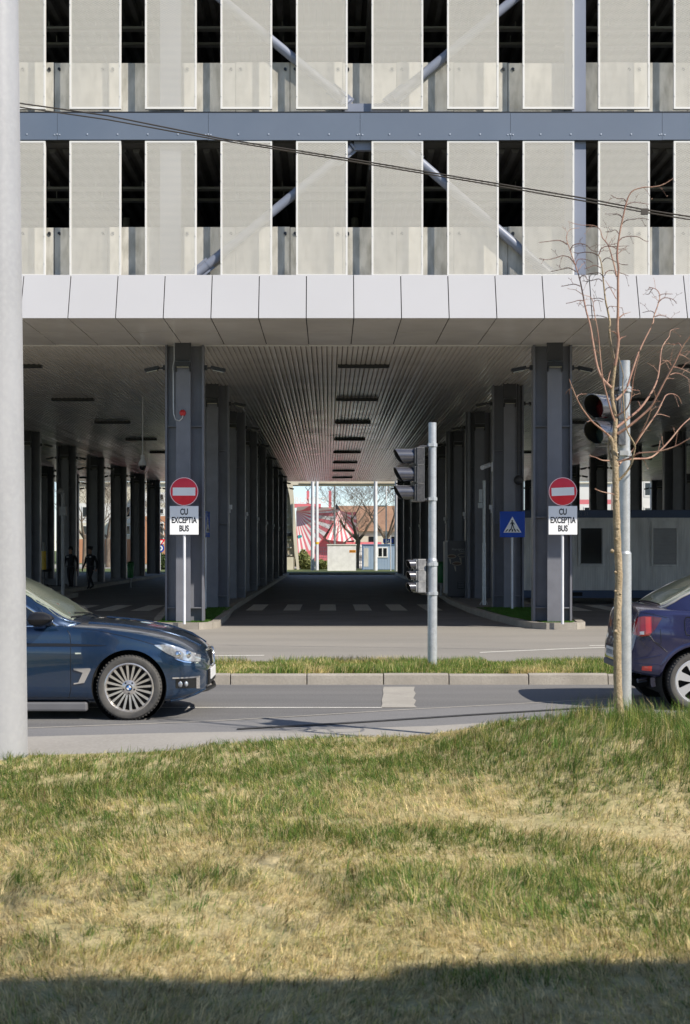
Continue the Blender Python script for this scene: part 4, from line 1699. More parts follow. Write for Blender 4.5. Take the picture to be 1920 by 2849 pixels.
def line_on(cb, pts, r, sgn, off=0.0, green=False):
    dense = []
    for (xa, za), (xb, zb) in zip(pts[:-1], pts[1:]):
        m = max(2, int(max(abs(xb - xa), abs(zb - za)) / .04))
        dense += [(xa + (xb - xa) * q / m, za + (zb - za) * q / m) for q in range(m)]
    dense.append(pts[-1])
    return MB().tube([(x, sgn * ((cb.gside(x, z) if green else cb.side(x, z)) + off), z) for x, z in dense], r, 6)


def make_wheel(T, x, y, rad, sgn, style):
    """axle along y, outer face towards sgn*y"""
    hub = bpy.data.objects.new("wheel", None)
    COL.objects.link(hub)
    hub.parent = T
    hub.location = (x, y, rad)
    w = .112
    rr0 = rad * .765
    t = MB().lathe([(rr0, -w + .01), (rr0 + .03, -w - .004), (rad * .93, -w + .0), (rad * .985, -w + .03), (rad, -w + .06), (rad, w - .06), (rad * .985, w - .03), (rad * .93, w), (rr0 + .03, w + .004), (rr0, w - .01)], (0, 0, 0), 'y', 56, closed=True)
    for i in range(56):
        a = 2 * math.pi * i / 56
        for s in (-1, 1):
            rot = Matrix.Rotation(-a, 3, 'Y')
            t.box(rot @ Vector((rad * .982, s * (w - .03), 0)), (.016, .03, .009), rot)
    t.build("tyre", "tyre", hub, smooth=40)
    b = MB().cyl((0, -w + .06, 0), (0, w - .06, 0), rr0 - .004, 40)
    b.build("brake", "well_black", hub, smooth=40)
    o = sgn * (w - .012)
    m = MB()
    m.lathe([(rr0 + .004, -sgn * w * .8), (rr0 + .004, o), (rr0 - .012, o + sgn * .006), (rr0 - .022, o - sgn * .004), (rr0 - .028, o - sgn * .03)], (0, 0, 0), 'y', 56)
    if style == "multi":
        for i in range(20):
            a = 2 * math.pi * (i + .25) / 20
            da = (.022 if i % 2 else -.022)
            c, s_ = math.cos(a + da), math.sin(a + da)
            c2, s2 = math.cos(a), math.sin(a)
            p0 = Vector((.062 * c, o - sgn * .016, .062 * s_))
            p1 = Vector(((rr0 - .012) * c2, o - sgn * .008, (rr0 - .012) * s2))
            tn0, tn1 = Vector((-s_, 0, c)), Vector((-s2, 0, c2))
            h0, h1 = .0085, .0125
            q = [p0 - tn0 * h0, p0 + tn0 * h0, p1 + tn1 * h1, p1 - tn1 * h1]
            dn = Vector((0, -sgn * .03, 0))
            m.add(q + [p + dn for p in q], [(0, 1, 2, 3), (7, 6, 5, 4), (0, 4, 5, 1), (1, 5, 6, 2), (2, 6, 7, 3), (3, 7, 4, 0)])
        m.lathe([(.0, o - sgn * .004), (.05, o - sgn * .006), (.075, o - sgn * .016), (.078, o - sgn * .05)], (0, 0, 0), 'y', 30)
        rim = m.build("rim", "alloy", hub, smooth=35)
        nb = MB()
        for i in range(5):
            a = 2 * math.pi * (i + .5) / 5 + .31
            nb.cyl((.056 * math.cos(a), o - sgn * .012, .056 * math.sin(a)), (.056 * math.cos(a), o - sgn * .004, .056 * math.sin(a)), .0095, 10)
        nb.build("wheel_bolts", "trim_black", rim)
        bd = MB().mat("trim_black").lathe([(0, o - sgn * .003), (.033, o - sgn * .003), (.035, o - sgn * .006)], (0, 0, 0), 'y', 24)
        for qd in range(4):
            bd.mat("badge_blue" if qd % 2 else "plate_white")
            arc = [(0, 0)] + [(.024 * math.cos(a), .024 * math.sin(a)) for a in [math.pi / 2 * (qd + t_ / 6) for t_ in range(7)]]
            bd.prism(arc, 'y', o - sgn * .003, o + sgn * .0012)
        bd.build("centre_badge", None, rim)
    else:
        n = 7
        # wheel cover with seven tapering spokes and windows
        for i in range(n):
            a = 2 * math.pi * (i + .15) / n
            hw0, hw1 = .30, .23
            pts = []
            for rad_, hw in ((.055, .45), (.12, hw0), (rr0 * .80, hw1), (rr0 - .015, hw1 + .08)):
                pts.append((rad_, hw))
            left = [(p[0] * math.cos(a - p[1]), p[0] * math.sin(a - p[1])) for p in pts]
            right = [(p[0] * math.cos(a + p[1]), p[0] * math.sin(a + p[1])) for p in pts][::-1]
            m.prism(left + right, 'y', o - sgn * .02, o + sgn * (.002))
        m.lathe([(.0, o + sgn * .006), (.05, o + sgn * .004), (.062, o - sgn * .01)], (0, 0, 0), 'y', 30)
        m.lathe([(rr0 * .86, o + sgn * .0005), (rr0 - .012, o + sgn * .003)], (0, 0, 0), 'y', 56)
        m.build("rim", "hubcap", hub, smooth=30)
    return hub


def car_base(T, cb, xs, gxs_, paint, arches, arch_r, W):
    body = loft_mesh(xs, cb.sec).build("body", paint, T)
    body.data.materials.append(MATS["well_black"])
    cut = []
    for ax, az in arches:
        for s in (-1, 1):
            c = MB().cyl((ax, s * (W - .30), az), (ax, s * (W + .3), az), arch_r, 56).build("cutter", "well_black", T)
            cut.append(c)
    boolean_cut(body, cut)
    g = loft_mesh(gxs_, cb.gsec).build("roof", paint, T, smooth=40)
    # black liners in the arches
    for ax, az in arches:
        for s in (-1, 1):
            l = MB().lathe([(arch_r - .004, s * (W - .04)), (arch_r - .004, s * (W - .31)), (0, s * (W - .31))], (ax, 0, az), 'y', 40)
            l.build("wheel_arch_liner", "well_black", T, smooth=60)
            lip = []
    return body


# --- dark teal five-door at the left, driving to the right
cbx = CarBody(
    {"W": [(-3.97, .62), (-3.9, .74), (-3.7, .84), (-3.3, .90), (-2.6, .914), (-.5, .914), (0, .914), (.25, .90), (.40, .87), (.53, .81), (.62, .72), (.675, .62), (.72, .50), (.745, .38)],
     "zt": [(-3.97, .80), (-3.9, .93), (-3.75, 1.02), (-3.4, 1.04), (-2.5, 1.0), (-.75, .985), (-.5, .978), (-.2, .955), (.15, .905), (.4, .845), (.53, .79), (.63, .735), (.69, .685), (.725, .63), (.745, .56)],
     "zs": [(-3.97, .70), (-3.8, .86), (-3.4, .93), (-2.5, .935), (-.8, .925), (-.5, .915), (-.2, .89), (.1, .845), (.35, .785), (.48, .735), (.59, .68), (.67, .625), (.72, .575), (.745, .50)],
     "zb": [(-3.97, .45), (-3.8, .30), (-3.4, .22), (-3.0, .18), (-.6, .175), (.0, .175), (.3, .165), (.45, .18), (.57, .21), (.66, .235), (.72, .265), (.745, .32)]},
    {"zr": [(-3.9, .98), (-3.6, 1.17), (-3.1, 1.37), (-2.6, 1.475), (-2.1, 1.51), (-1.75, 1.50), (-1.5, 1.455), (-1.2, 1.335), (-.9, 1.165), (-.6, .985), (-.5, .955)],
     "yb": [(-3.9, .62), (-3.6, .76), (-3.0, .835), (-2.0, .85), (-1.0, .845), (-.75, .80), (-.5, .66)]},
    .93, .40)
CX = -1.985
T = thing("car", "dark teal five-door car with many-spoked alloy wheels, nose pointing right", "car", (CX, 14.1 + .914, 0))
xs = np.concatenate([np.linspace(-3.97, -3.3, 12), np.linspace(-3.2, -.2, 40), np.linspace(-.15, .5, 16), np.linspace(.53, .745, 22)])
body = car_base(T, cbx, xs, np.linspace(-3.88, -.52, 56), "car_teal", [(0, .33), (-2.92, .33)], .372, .914)
for s in (-1, 1):
    # openings drawn on the near and far sides alike
    m = line_on(cbx, [(-.64, .93), (-.585, .85), (-.575, .74), (-.575, .30), (-.60, .225)], .0035, s, -.0005)
    m.build("door_gap", "trim_black", T, smooth=60)
    line_on(cbx, [(-1.75, .93), (-1.75, .26)], .0035, s, -.0005).build("door_gap", "trim_black", T, smooth=60)
    line_on(cbx, [(-1.9, .222), (-.42, .222)], .003, s, 0).build("sill_gap", "trim_black", T, smooth=60)
    line_on(cbx, [(.27, .745), (.12, .79), (-.05, .835), (-.3, .888), (-.56, .918)], .003, s, 0).build("bonnet_gap", "trim_black", T, smooth=60)
    # crease: its dark line is shade painted as a black strip
    P = patch(cbx, -2.7, -.22, [(-2.7, .735), (-.5, .735), (-.22, .742)], [(-2.7, .775), (-.6, .765), (-.22, .744)], .004, s, 30, 2)
    P.build("side_crease_shade", "trim_black", T, smooth=60)
    # windows
    win = patch(cbx, -3.25, -.765, [(-3.25, 1.0), (-3.1, .955), (-1.7, .945), (-.765, .938)], [(-3.25, 1.05), (-2.9, 1.28), (-2.4, 1.375), (-1.9, 1.385), (-1.5, 1.325), (-1.2, 1.205), (-.765, .942)], .005, s, 44, 8, True)
    win.build("side_window", "car_window", T, smooth=60)
    lin = line_on(cbx, [(-3.25, .985), (-3.1, .947), (-1.7, .936), (-.71, .926)], .010, s, .003, True)
    lin.build("chrome_strip", "chrome", T, smooth=60)
    lin = line_on(cbx, [(-.72, .93), (-1.2, 1.222), (-1.5, 1.342), (-1.9, 1.402), (-2.4, 1.392), (-2.9, 1.297)], .013, s, .003, True)
    lin.build("chrome_strip", "chrome", T, smooth=60)
    # vent behind the wheel
    v = MB()
    for z0_, z1_, xa, xb in ():
        pass
    out = [(-.545, .520), (-.38, .520), (-.375, .505), (-.44, .375), (-.545, .358), (-.545, .372), (-.50, .378), (-.455, .475), (-.545, .505)]
    v = MB()
    n_ = len(out)
    v.add([(x, s * (cbx.side(x, z) + .012), z) for x, z in out] + [(x, s * (cbx.side(x, z) - .01), z) for x, z in out],
          [tuple(range(n_))] + [(i, (i + 1) % n_, n_ + (i + 1) % n_, n_ + i) for i in range(n_)])
    o = v.build("side_vent", "chrome", T)
    P = patch(cbx, -.53, -.47, [(-.53, .66), (-.47, .66)], [(-.53, .674), (-.47, .674)], .006, s, 4, 1)
    P.build("side_badge", "chrome", T)
    # headlamp
    P = patch(cbx, .255, .685, [(.255, .742), (.36, .672), (.48, .607), (.59, .575), (.685, .562)], [(.255, .748), (.38, .752), (.48, .724), (.59, .676), (.685, .624)], .006, s, 30, 8)
    h = P.build("headlight", "headlamp", T, smooth=60)
    for hx in (.47, .565):
        yy = cbx.side(hx, .645) + .008
        rot = Matrix.Rotation(R(-35 * s), 3, 'Z')
        c = MB().lathe([(0, .006), (.026, .004), (.038, -.002), (.042, -.02)], (0, 0, 0), 'y', 20)
        q = MB()
        q.add([(hx + p[0], s * (yy + p[1]), .645 + p[2]) for p in c.v], c.f)
        q.build("headlight_lens", "chrome", h, smooth=60)
    P = patch(cbx, .45, .67, [(.45, .605), (.54, .57), (.67, .545)], [(.45, .618), (.54, .583), (.67, .557)], .009, s, 10, 1)
    P.build("headlight_trim", "chrome", h)
    # fog lamp pocket with chrome blade
    P = patch(cbx, .46, .66, [(.46, .315), (.66, .30)], [(.46, .405), (.66, .40)], .004, s, 10, 4)
    f = P.build("fog_light", "well_black", T)
    q = MB()
    for hx, rr_ in ((.50, .032), (.555, .028)):
        yy = cbx.side(hx, .355)
        q.add([(hx + .8 * p[0], s * (yy + .01 + p[1]), .352 + p[2]) for p in MB().lathe([(0, .006), (rr_ * .7, .004), (rr_, -.006)], (0, 0, 0), 'y', 16).v], MB().lathe([(0, .006), (rr_ * .7, .004), (rr_, -.006)], (0, 0, 0), 'y', 16).f)
    q.build("fog_lens", "headlamp", f, smooth=60)
    P = patch(cbx, .43, .675, [(.43, .410), (.675, .405)], [(.43, .424), (.675, .42)], .014, s, 12, 1)
    P.build("chrome_blade", "chrome", f)
    P = patch(cbx, .65, .68, [(.65, .295), (.68, .29)], [(.65, .42), (.68, .42)], .012, s, 3, 4)
    P.build("chrome_blade", "alloy", f)
    # bumper lower lip and sill
    lip = line_on(cbx, [(.40, .19), (.53, .205), (.64, .24), (.715, .272)], .016, s, .006)
    lip.build("front_lip", "car_teal", T, smooth=60)
    MB().bb(-2.5, -.42, min(s * .72, s * .86), max(s * .72, s * .86), .085, .178).build("rocker_panel", "rocker_grey", T, bevel=.02)
    # mirror
    mm = MB()
    prof = [(-.11, .02), (-.10, .055), (-.05, .072), (.04, .066), (.10, .04), (.125, .0)]
    rings = []
    for (xo, hr) in prof:
        rings.append([(-.86 + xo, s * (.985 + .10 * math.cos(a)), 1.0 + hr * math.sin(a) + .01) for a in [2 * math.pi * i / 16 for i in range(17)]])
    mm.grid(rings)
    o = mm.build("door_mirror", "trim_black", T, smooth=60)
    MB().tube([(-.80, s * .82, .955), (-.84, s * .92, .975)], .03, 8).build("mirror_stalk", "trim_black", o, smooth=60)
# windscreen and rear window follow the roof loft
def roof_glass(cb, x0, x1, inset, off, nx=18, ny=16):
    P = []
    for i in range(nx + 1):
        x = x0 + (x1 - x0) * i / nx
        s = cb.gsec(x)
        yt = max(.2, [p[0] for p in s if p[1] >= s[-1][1] - .055][0] - inset)
        P.append([(x + off * .5 * (1 if x1 > x0 else -1), y, cb.gtop(x, y) + off) for y in np.linspace(-yt, yt, ny + 1)])
    return MB().grid(P)


roof_glass(cbx, -1.52, -.60, .0, .006).build("windscreen", "windscreen", T, smooth=60)
roof_glass(cbx, -2.95, -3.72, .0, .006).build("rear_window", "car_window", T, smooth=60)
for s, x0_ in ((-.35, -.60), (.25, -.60)):
    MB().tube([(x0_ + .03, s, cbx.gtop(x0_, s) + .015), (x0_ - .02, s - .25, cbx.gtop(x0_ - .02, s - .25) + .02), (x0_ - .05, s - .5, cbx.gtop(x0_ - .05, abs(s - .5)) + .02)], .008, 6).build("wiper", "trim_black", T)
# bonnet creases, grille, plate, badge
for s in (-1, 1):
    pts = [(x, s * y, cbx.top(x, y) + .003) for x, y in ((-.45, .60), (-.1, .55), (.25, .48), (.5, .40), (.66, .31))]
    MB().tube(pts, .012, 8).build("bonnet_crease", "car_teal", T, smooth=60)
    k = MB()
    xg = .755
    pol = [(.05, .50), (.05, .645), (.09, .665), (.25, .64), (.285, .60), (.26, .52), (.20, .485), (.09, .48)]
    def gxp(y, z):
        return .757 - .18 * (abs(y) / .30) ** 2 * .55 - max(0, z - .60) * .25
    k.add([(gxp(y, z) + .005, s * y, z) for y, z in pol] + [(gxp(y, z) - .08, s * y, z) for y, z in pol], [tuple(range(8))] + [(i, (i + 1) % 8, 8 + (i + 1) % 8, 8 + i) for i in range(8)])
    g = k.build("grille", "well_black", T)
    MB().tube([(gxp(y, z) + .012, s * y, z) for y, z in pol + [pol[0]]], .014, 8).build("grille_frame", "chrome", g, smooth=60)
    sl = MB()
    for q in range(7):
        y = .08 + q * .028
        sl.bb(gxp(y, .57) - .004, gxp(y, .57) + .008, min(s * y, s * (y + .008)), max(s * y, s * (y + .008)), .50, .63)
    sl.build("grille_slats", "trim_black", g)
MB().bb(.73, .757, -.40, .40, .31, .46).build("lower_grille", "well_black", T)
MB().bb(.748, .77, -.26, .26, .355, .465).build("number_plate", "plate_white", T, bevel=.004)
MB().tube([(.66, -.58, .262), (.735, -.38, .262), (.775, 0, .262), (.735, .38, .262), (.66, .58, .262)], .022, 8).build("front_splitter", "trim_black", T, smooth=60)
for ax in (0, -2.92):
    for s in (-1, 1):
        make_wheel(T, ax, s * (.914 - .118), .324, s, "multi")

# --- indigo saloon at the right, seen from its tail
cby = CarBody(
    {"W": [(-0.712, .52), (-0.687, .62), (-0.647, .70), (-0.573, .765), (-0.450, .82), (-0.246, .852), (.1, .866), (1.3, .866), (2.6, .862), (2.95, .82), (3.2, .72), (3.38, .58), (3.48, .42)],
     "zt": [(-0.712, .64), (-0.687, .72), (-0.655, .80), (-0.626, .97), (-0.606, 1.07), (-0.573, 1.105), (-0.491, 1.112), (-0.246, 1.10), (.3, 1.07), (1.9, 1.05), (2.3, 1.01), (2.8, .93), (3.15, .83), (3.38, .72), (3.48, .58)],
     "zs": [(-0.712, .58), (-0.687, .66), (-0.655, .74), (-0.626, .90), (-0.606, .98), (-0.573, 1.035), (-0.450, 1.055), (-0.164, 1.05), (.4, 1.0), (1.9, .97), (2.4, .94), (2.8, .86), (3.15, .76), (3.38, .64), (3.48, .52)],
     "zb": [(-0.712, .46), (-0.687, .42), (-0.647, .39), (-0.491, .355), (-0.246, .32), (.2, .21), (2.6, .20), (3.1, .21), (3.38, .25), (3.48, .34)]},
    {"zr": [(-0.368, 1.085), (-0.295, 1.115), (-0.082, 1.235), (.2, 1.375), (.5, 1.465), (.85, 1.515), (1.25, 1.525), (1.6, 1.49), (1.95, 1.36), (2.3, 1.17), (2.5, 1.06)],
     "yb": [(-0.368, .60), (-0.246, .70), (0, .77), (.8, .79), (1.8, .78), (2.2, .72), (2.5, .58)]},
    1.03, .42)
T = thing("car", "dark indigo saloon with red tail light and plain silver hubcaps, seen from its tail", "car", (3.87, 14.9 + .866, 0))
xs = np.concatenate([np.linspace(-.712, -.555, 22), np.linspace(-.53, .4, 30), np.linspace(.5, 2.6, 24), np.linspace(2.65, 3.48, 24)])
body = car_base(T, cby, xs, np.linspace(-.39, 2.48, 52), "car_indigo", [(0, .31), (2.63, .31)], .375, .866)
for s in (-1, 1):
    # tail lamp wrapping round the rear corner
    lo = [(-.655, .79), (-.57, .775), (-.50, .79), (-.44, .86), (-.375, .968)]
    hi = [(-.655, .80), (-.63, .93), (-.60, .99), (-.50, 1.0), (-.375, .98)]
    P = patch(cby, -.65, -.375, lo, hi, .008, s, 34, 8)
    t = P.build("tail_light", "tail_dark", T, smooth=60)
    P = patch(cby, -.648, -.475, [(-.648, .80), (-.57, .782), (-.50, .795), (-.475, .825)], [(-.648, .86), (-.605, .975), (-.55, .992), (-.475, .990)], .011, s, 22, 6)
    P.build("tail_lens", "tail_red", t, smooth=60)
    P = patch(cby, -.535, -.485, [(-.535, .80), (-.485, .825)], [(-.535, .985), (-.485, .985)], .013, s, 8, 6)
    P.build("tail_lens", "tail_bright", t, smooth=60)
    P = patch(cby, -.59, -.55, [(-.59, .80), (-.55, .80)], [(-.59, .83), (-.55, .835)], .013, s, 4, 2)
    P.build("reverse_lens", "plate_white", t, smooth=60)
    P = patch(cby, -0.565, -0.47, [(-0.565, .42), (-0.47, .415)], [(-0.565, .465), (-0.47, .47)], .006, s, 6, 2)
    P.build("reflector", "tail_bright", T)
    line_on(cby, [(-0.496, .79), (-0.443, .72), (-0.363, .66), (-0.319, .62)], .0035, s).build("bumper_gap", "trim_black", T, smooth=60)
    line_on(cby, [(-0.389, .86), (-0.381, .76), (-0.381, .70), (-0.443, .725)], .003, s).build("bumper_gap", "trim_black", T, smooth=60)
    line_on(cby, [(-0.319, .98), (-0.487, 1.02), (-0.619, 1.035)], .003, s).build("boot_gap", "trim_black", T, smooth=60)
    line_on(cby, [(-0.637, .49), (-0.354, .485)], .004, s).build("bumper_crease", "car_indigo", T, smooth=60)
    line_on(cby, [(-0.637, .53), (-0.443, .57), (-0.372, .59)], .006, s).build("bumper_crease", "car_indigo", T, smooth=60)
    # doors, window, drip strip
    line_on(cby, [(.42, 1.0), (.30, .75), (.30, .32)], .0035, s).build("door_gap", "trim_black", T, smooth=60)
    line_on(cby, [(1.25, 1.0), (1.25, .28)], .0035, s).build("door_gap", "trim_black", T, smooth=60)
    win = patch(cby, .38, 2.15, [(.38, 1.10), (.6, 1.06), (2.15, 1.045)], [(.38, 1.13), (.7, 1.375), (1.2, 1.42), (1.6, 1.39), (2.15, 1.07)], .005, s, 36, 8, True)
    win.build("side_window", "car_window", T, smooth=60)
    # wheel-arch flare
    fl = MB()
    rings = []
    for q in range(31):
        a = R(-12 + 204 * q / 30)
        row = []
        for rr_, oo in ((.374, .0), (.378, .010), (.40, .010), (.425, .0)):
            x, z = rr_ * math.cos(a), .31 + rr_ * math.sin(a)
            row.append((x, s * (cby.side(x, max(z, .33)) + oo - .002), z))
        rings.append(row)
    fl.grid(rings)
    fl.build("arch_flare", "car_indigo", T, smooth=70)
    pts = [(-.10, .78), (.12, .78), (.12, .97), (-.10, .97), (-.10, .78)]
    if s < 0:
        line_on(cby, [(-.12, .80), (-.135, .85), (-.135, .95), (-.12, .985), (.06, .985), (.08, .95), (.08, .83), (.06, .80), (-.12, .80)], .0045, s).build("fuel_flap", "trim_black", T, smooth=60)
roof_glass(cby, .30, -.32, .0, .006).build("rear_window", "windscreen", T, smooth=60)
roof_glass(cby, 1.75, 2.38, .0, .006).build("windscreen", "windscreen", T, smooth=60)
for s in (-1, 1):
    pts = []
    for x in np.linspace(-.37, 1.5, 24):
        sec = cby.gsec(x)
        q = max(sec, key=lambda p: p[1] - .35 * abs(p[0] - .55))
        yt = [p[0] for p in sec if p[1] >= sec[-1][1] - .05][0]
        pts.append((x, s * yt, cby.gtop(x, yt) + .006))
    MB().tube(pts, .014, 8).build("roof_seal", "shutter", T, smooth=60)
MB().bb(-.735, -.705, -.27, .27, .505, .625).build("plate_recess", "trim_black", T, bevel=.004)
g = MB().mat("plate_white").bb(-.745, -.736, -.26, .26, .51, .62).mat("letter_grey")
for i in range(7):
    yy = -.21 + i * .065 + (.02 if i > 1 else 0)
    g.bb(-.7475, -.7452, yy, yy + .030, .538, .592)
g.build("number_plate", None, T)
MB().bb(-.66, -.628, -.32, .32, .86, .90).build("boot_trim", "chrome", T, bevel=.006)
MB().bb(-.727, -.69, -.5, .5, .40, .47).build("lower_bumper", "rocker_grey", T, bevel=.015)
MB().cyl((-.45, -.45, .30), (-.55, -.47, .285), .025, 14).build("exhaust", "chrome", T, smooth=50)
MB().bb(-.35, 2.9, -.62, .62, .17, .30).build("underbody", "well_black", T)
MB().lathe([(.12, -.25), (.2, -.22), (.2, .22), (.12, .25)], (-.45, .1, .38), 'y', 20).build("silencer", "well_black", T)
for ax in (0, 2.63):
    for s in (-1, 1):
        make_wheel(T, ax, s * (.866 - .122), .311, s, "cover")

# ------------------------------------------------------------------ the thin bare tree, limb by limb
def A(cx, cy):
    return (1500 + .2679 * cx, 480 + .2679 * cy)


def Bc(cx, cy):
    return (1540 + .2423 * cx, 900 + .2423 * cy)


TREEY = 11.35
T = thing("bare_tree", "slender young bare tree with reddish upright branches on the grass mound", "tree", (gx(1720, TREEY), TREEY, .2))
TO = Vector(T.location)


def limb(pts, r0, r1, dy=0.0, n=7, y0=0.0):
    """smooth limb through photo points, drifting dy metres in depth"""
    P = []
    for i, p in enumerate(pts):
        t = i / max(1, len(pts) - 1)
        P.append(at(p[0], p[1], TREEY + y0 + dy * t) - TO)
    # catmull-rom densify
    Q = []
    for i in range(len(P) - 1):
        a, b, c, d = P[max(i - 1, 0)], P[i], P[i + 1], P[min(i + 2, len(P) - 1)]
        for q in range(4):
            t = q / 4
            Q.append(.5 * ((2 * b) + (c - a) * t + (2 * a - 5 * b + 4 * c - d) * t * t + (3 * b - a - 3 * c + d) * t ** 3))
    Q.append(P[-1])
    rad = [r0 + (r1 - r0) * (i / (len(Q) - 1)) ** .8 for i in range(len(Q))]
    return Q, rad


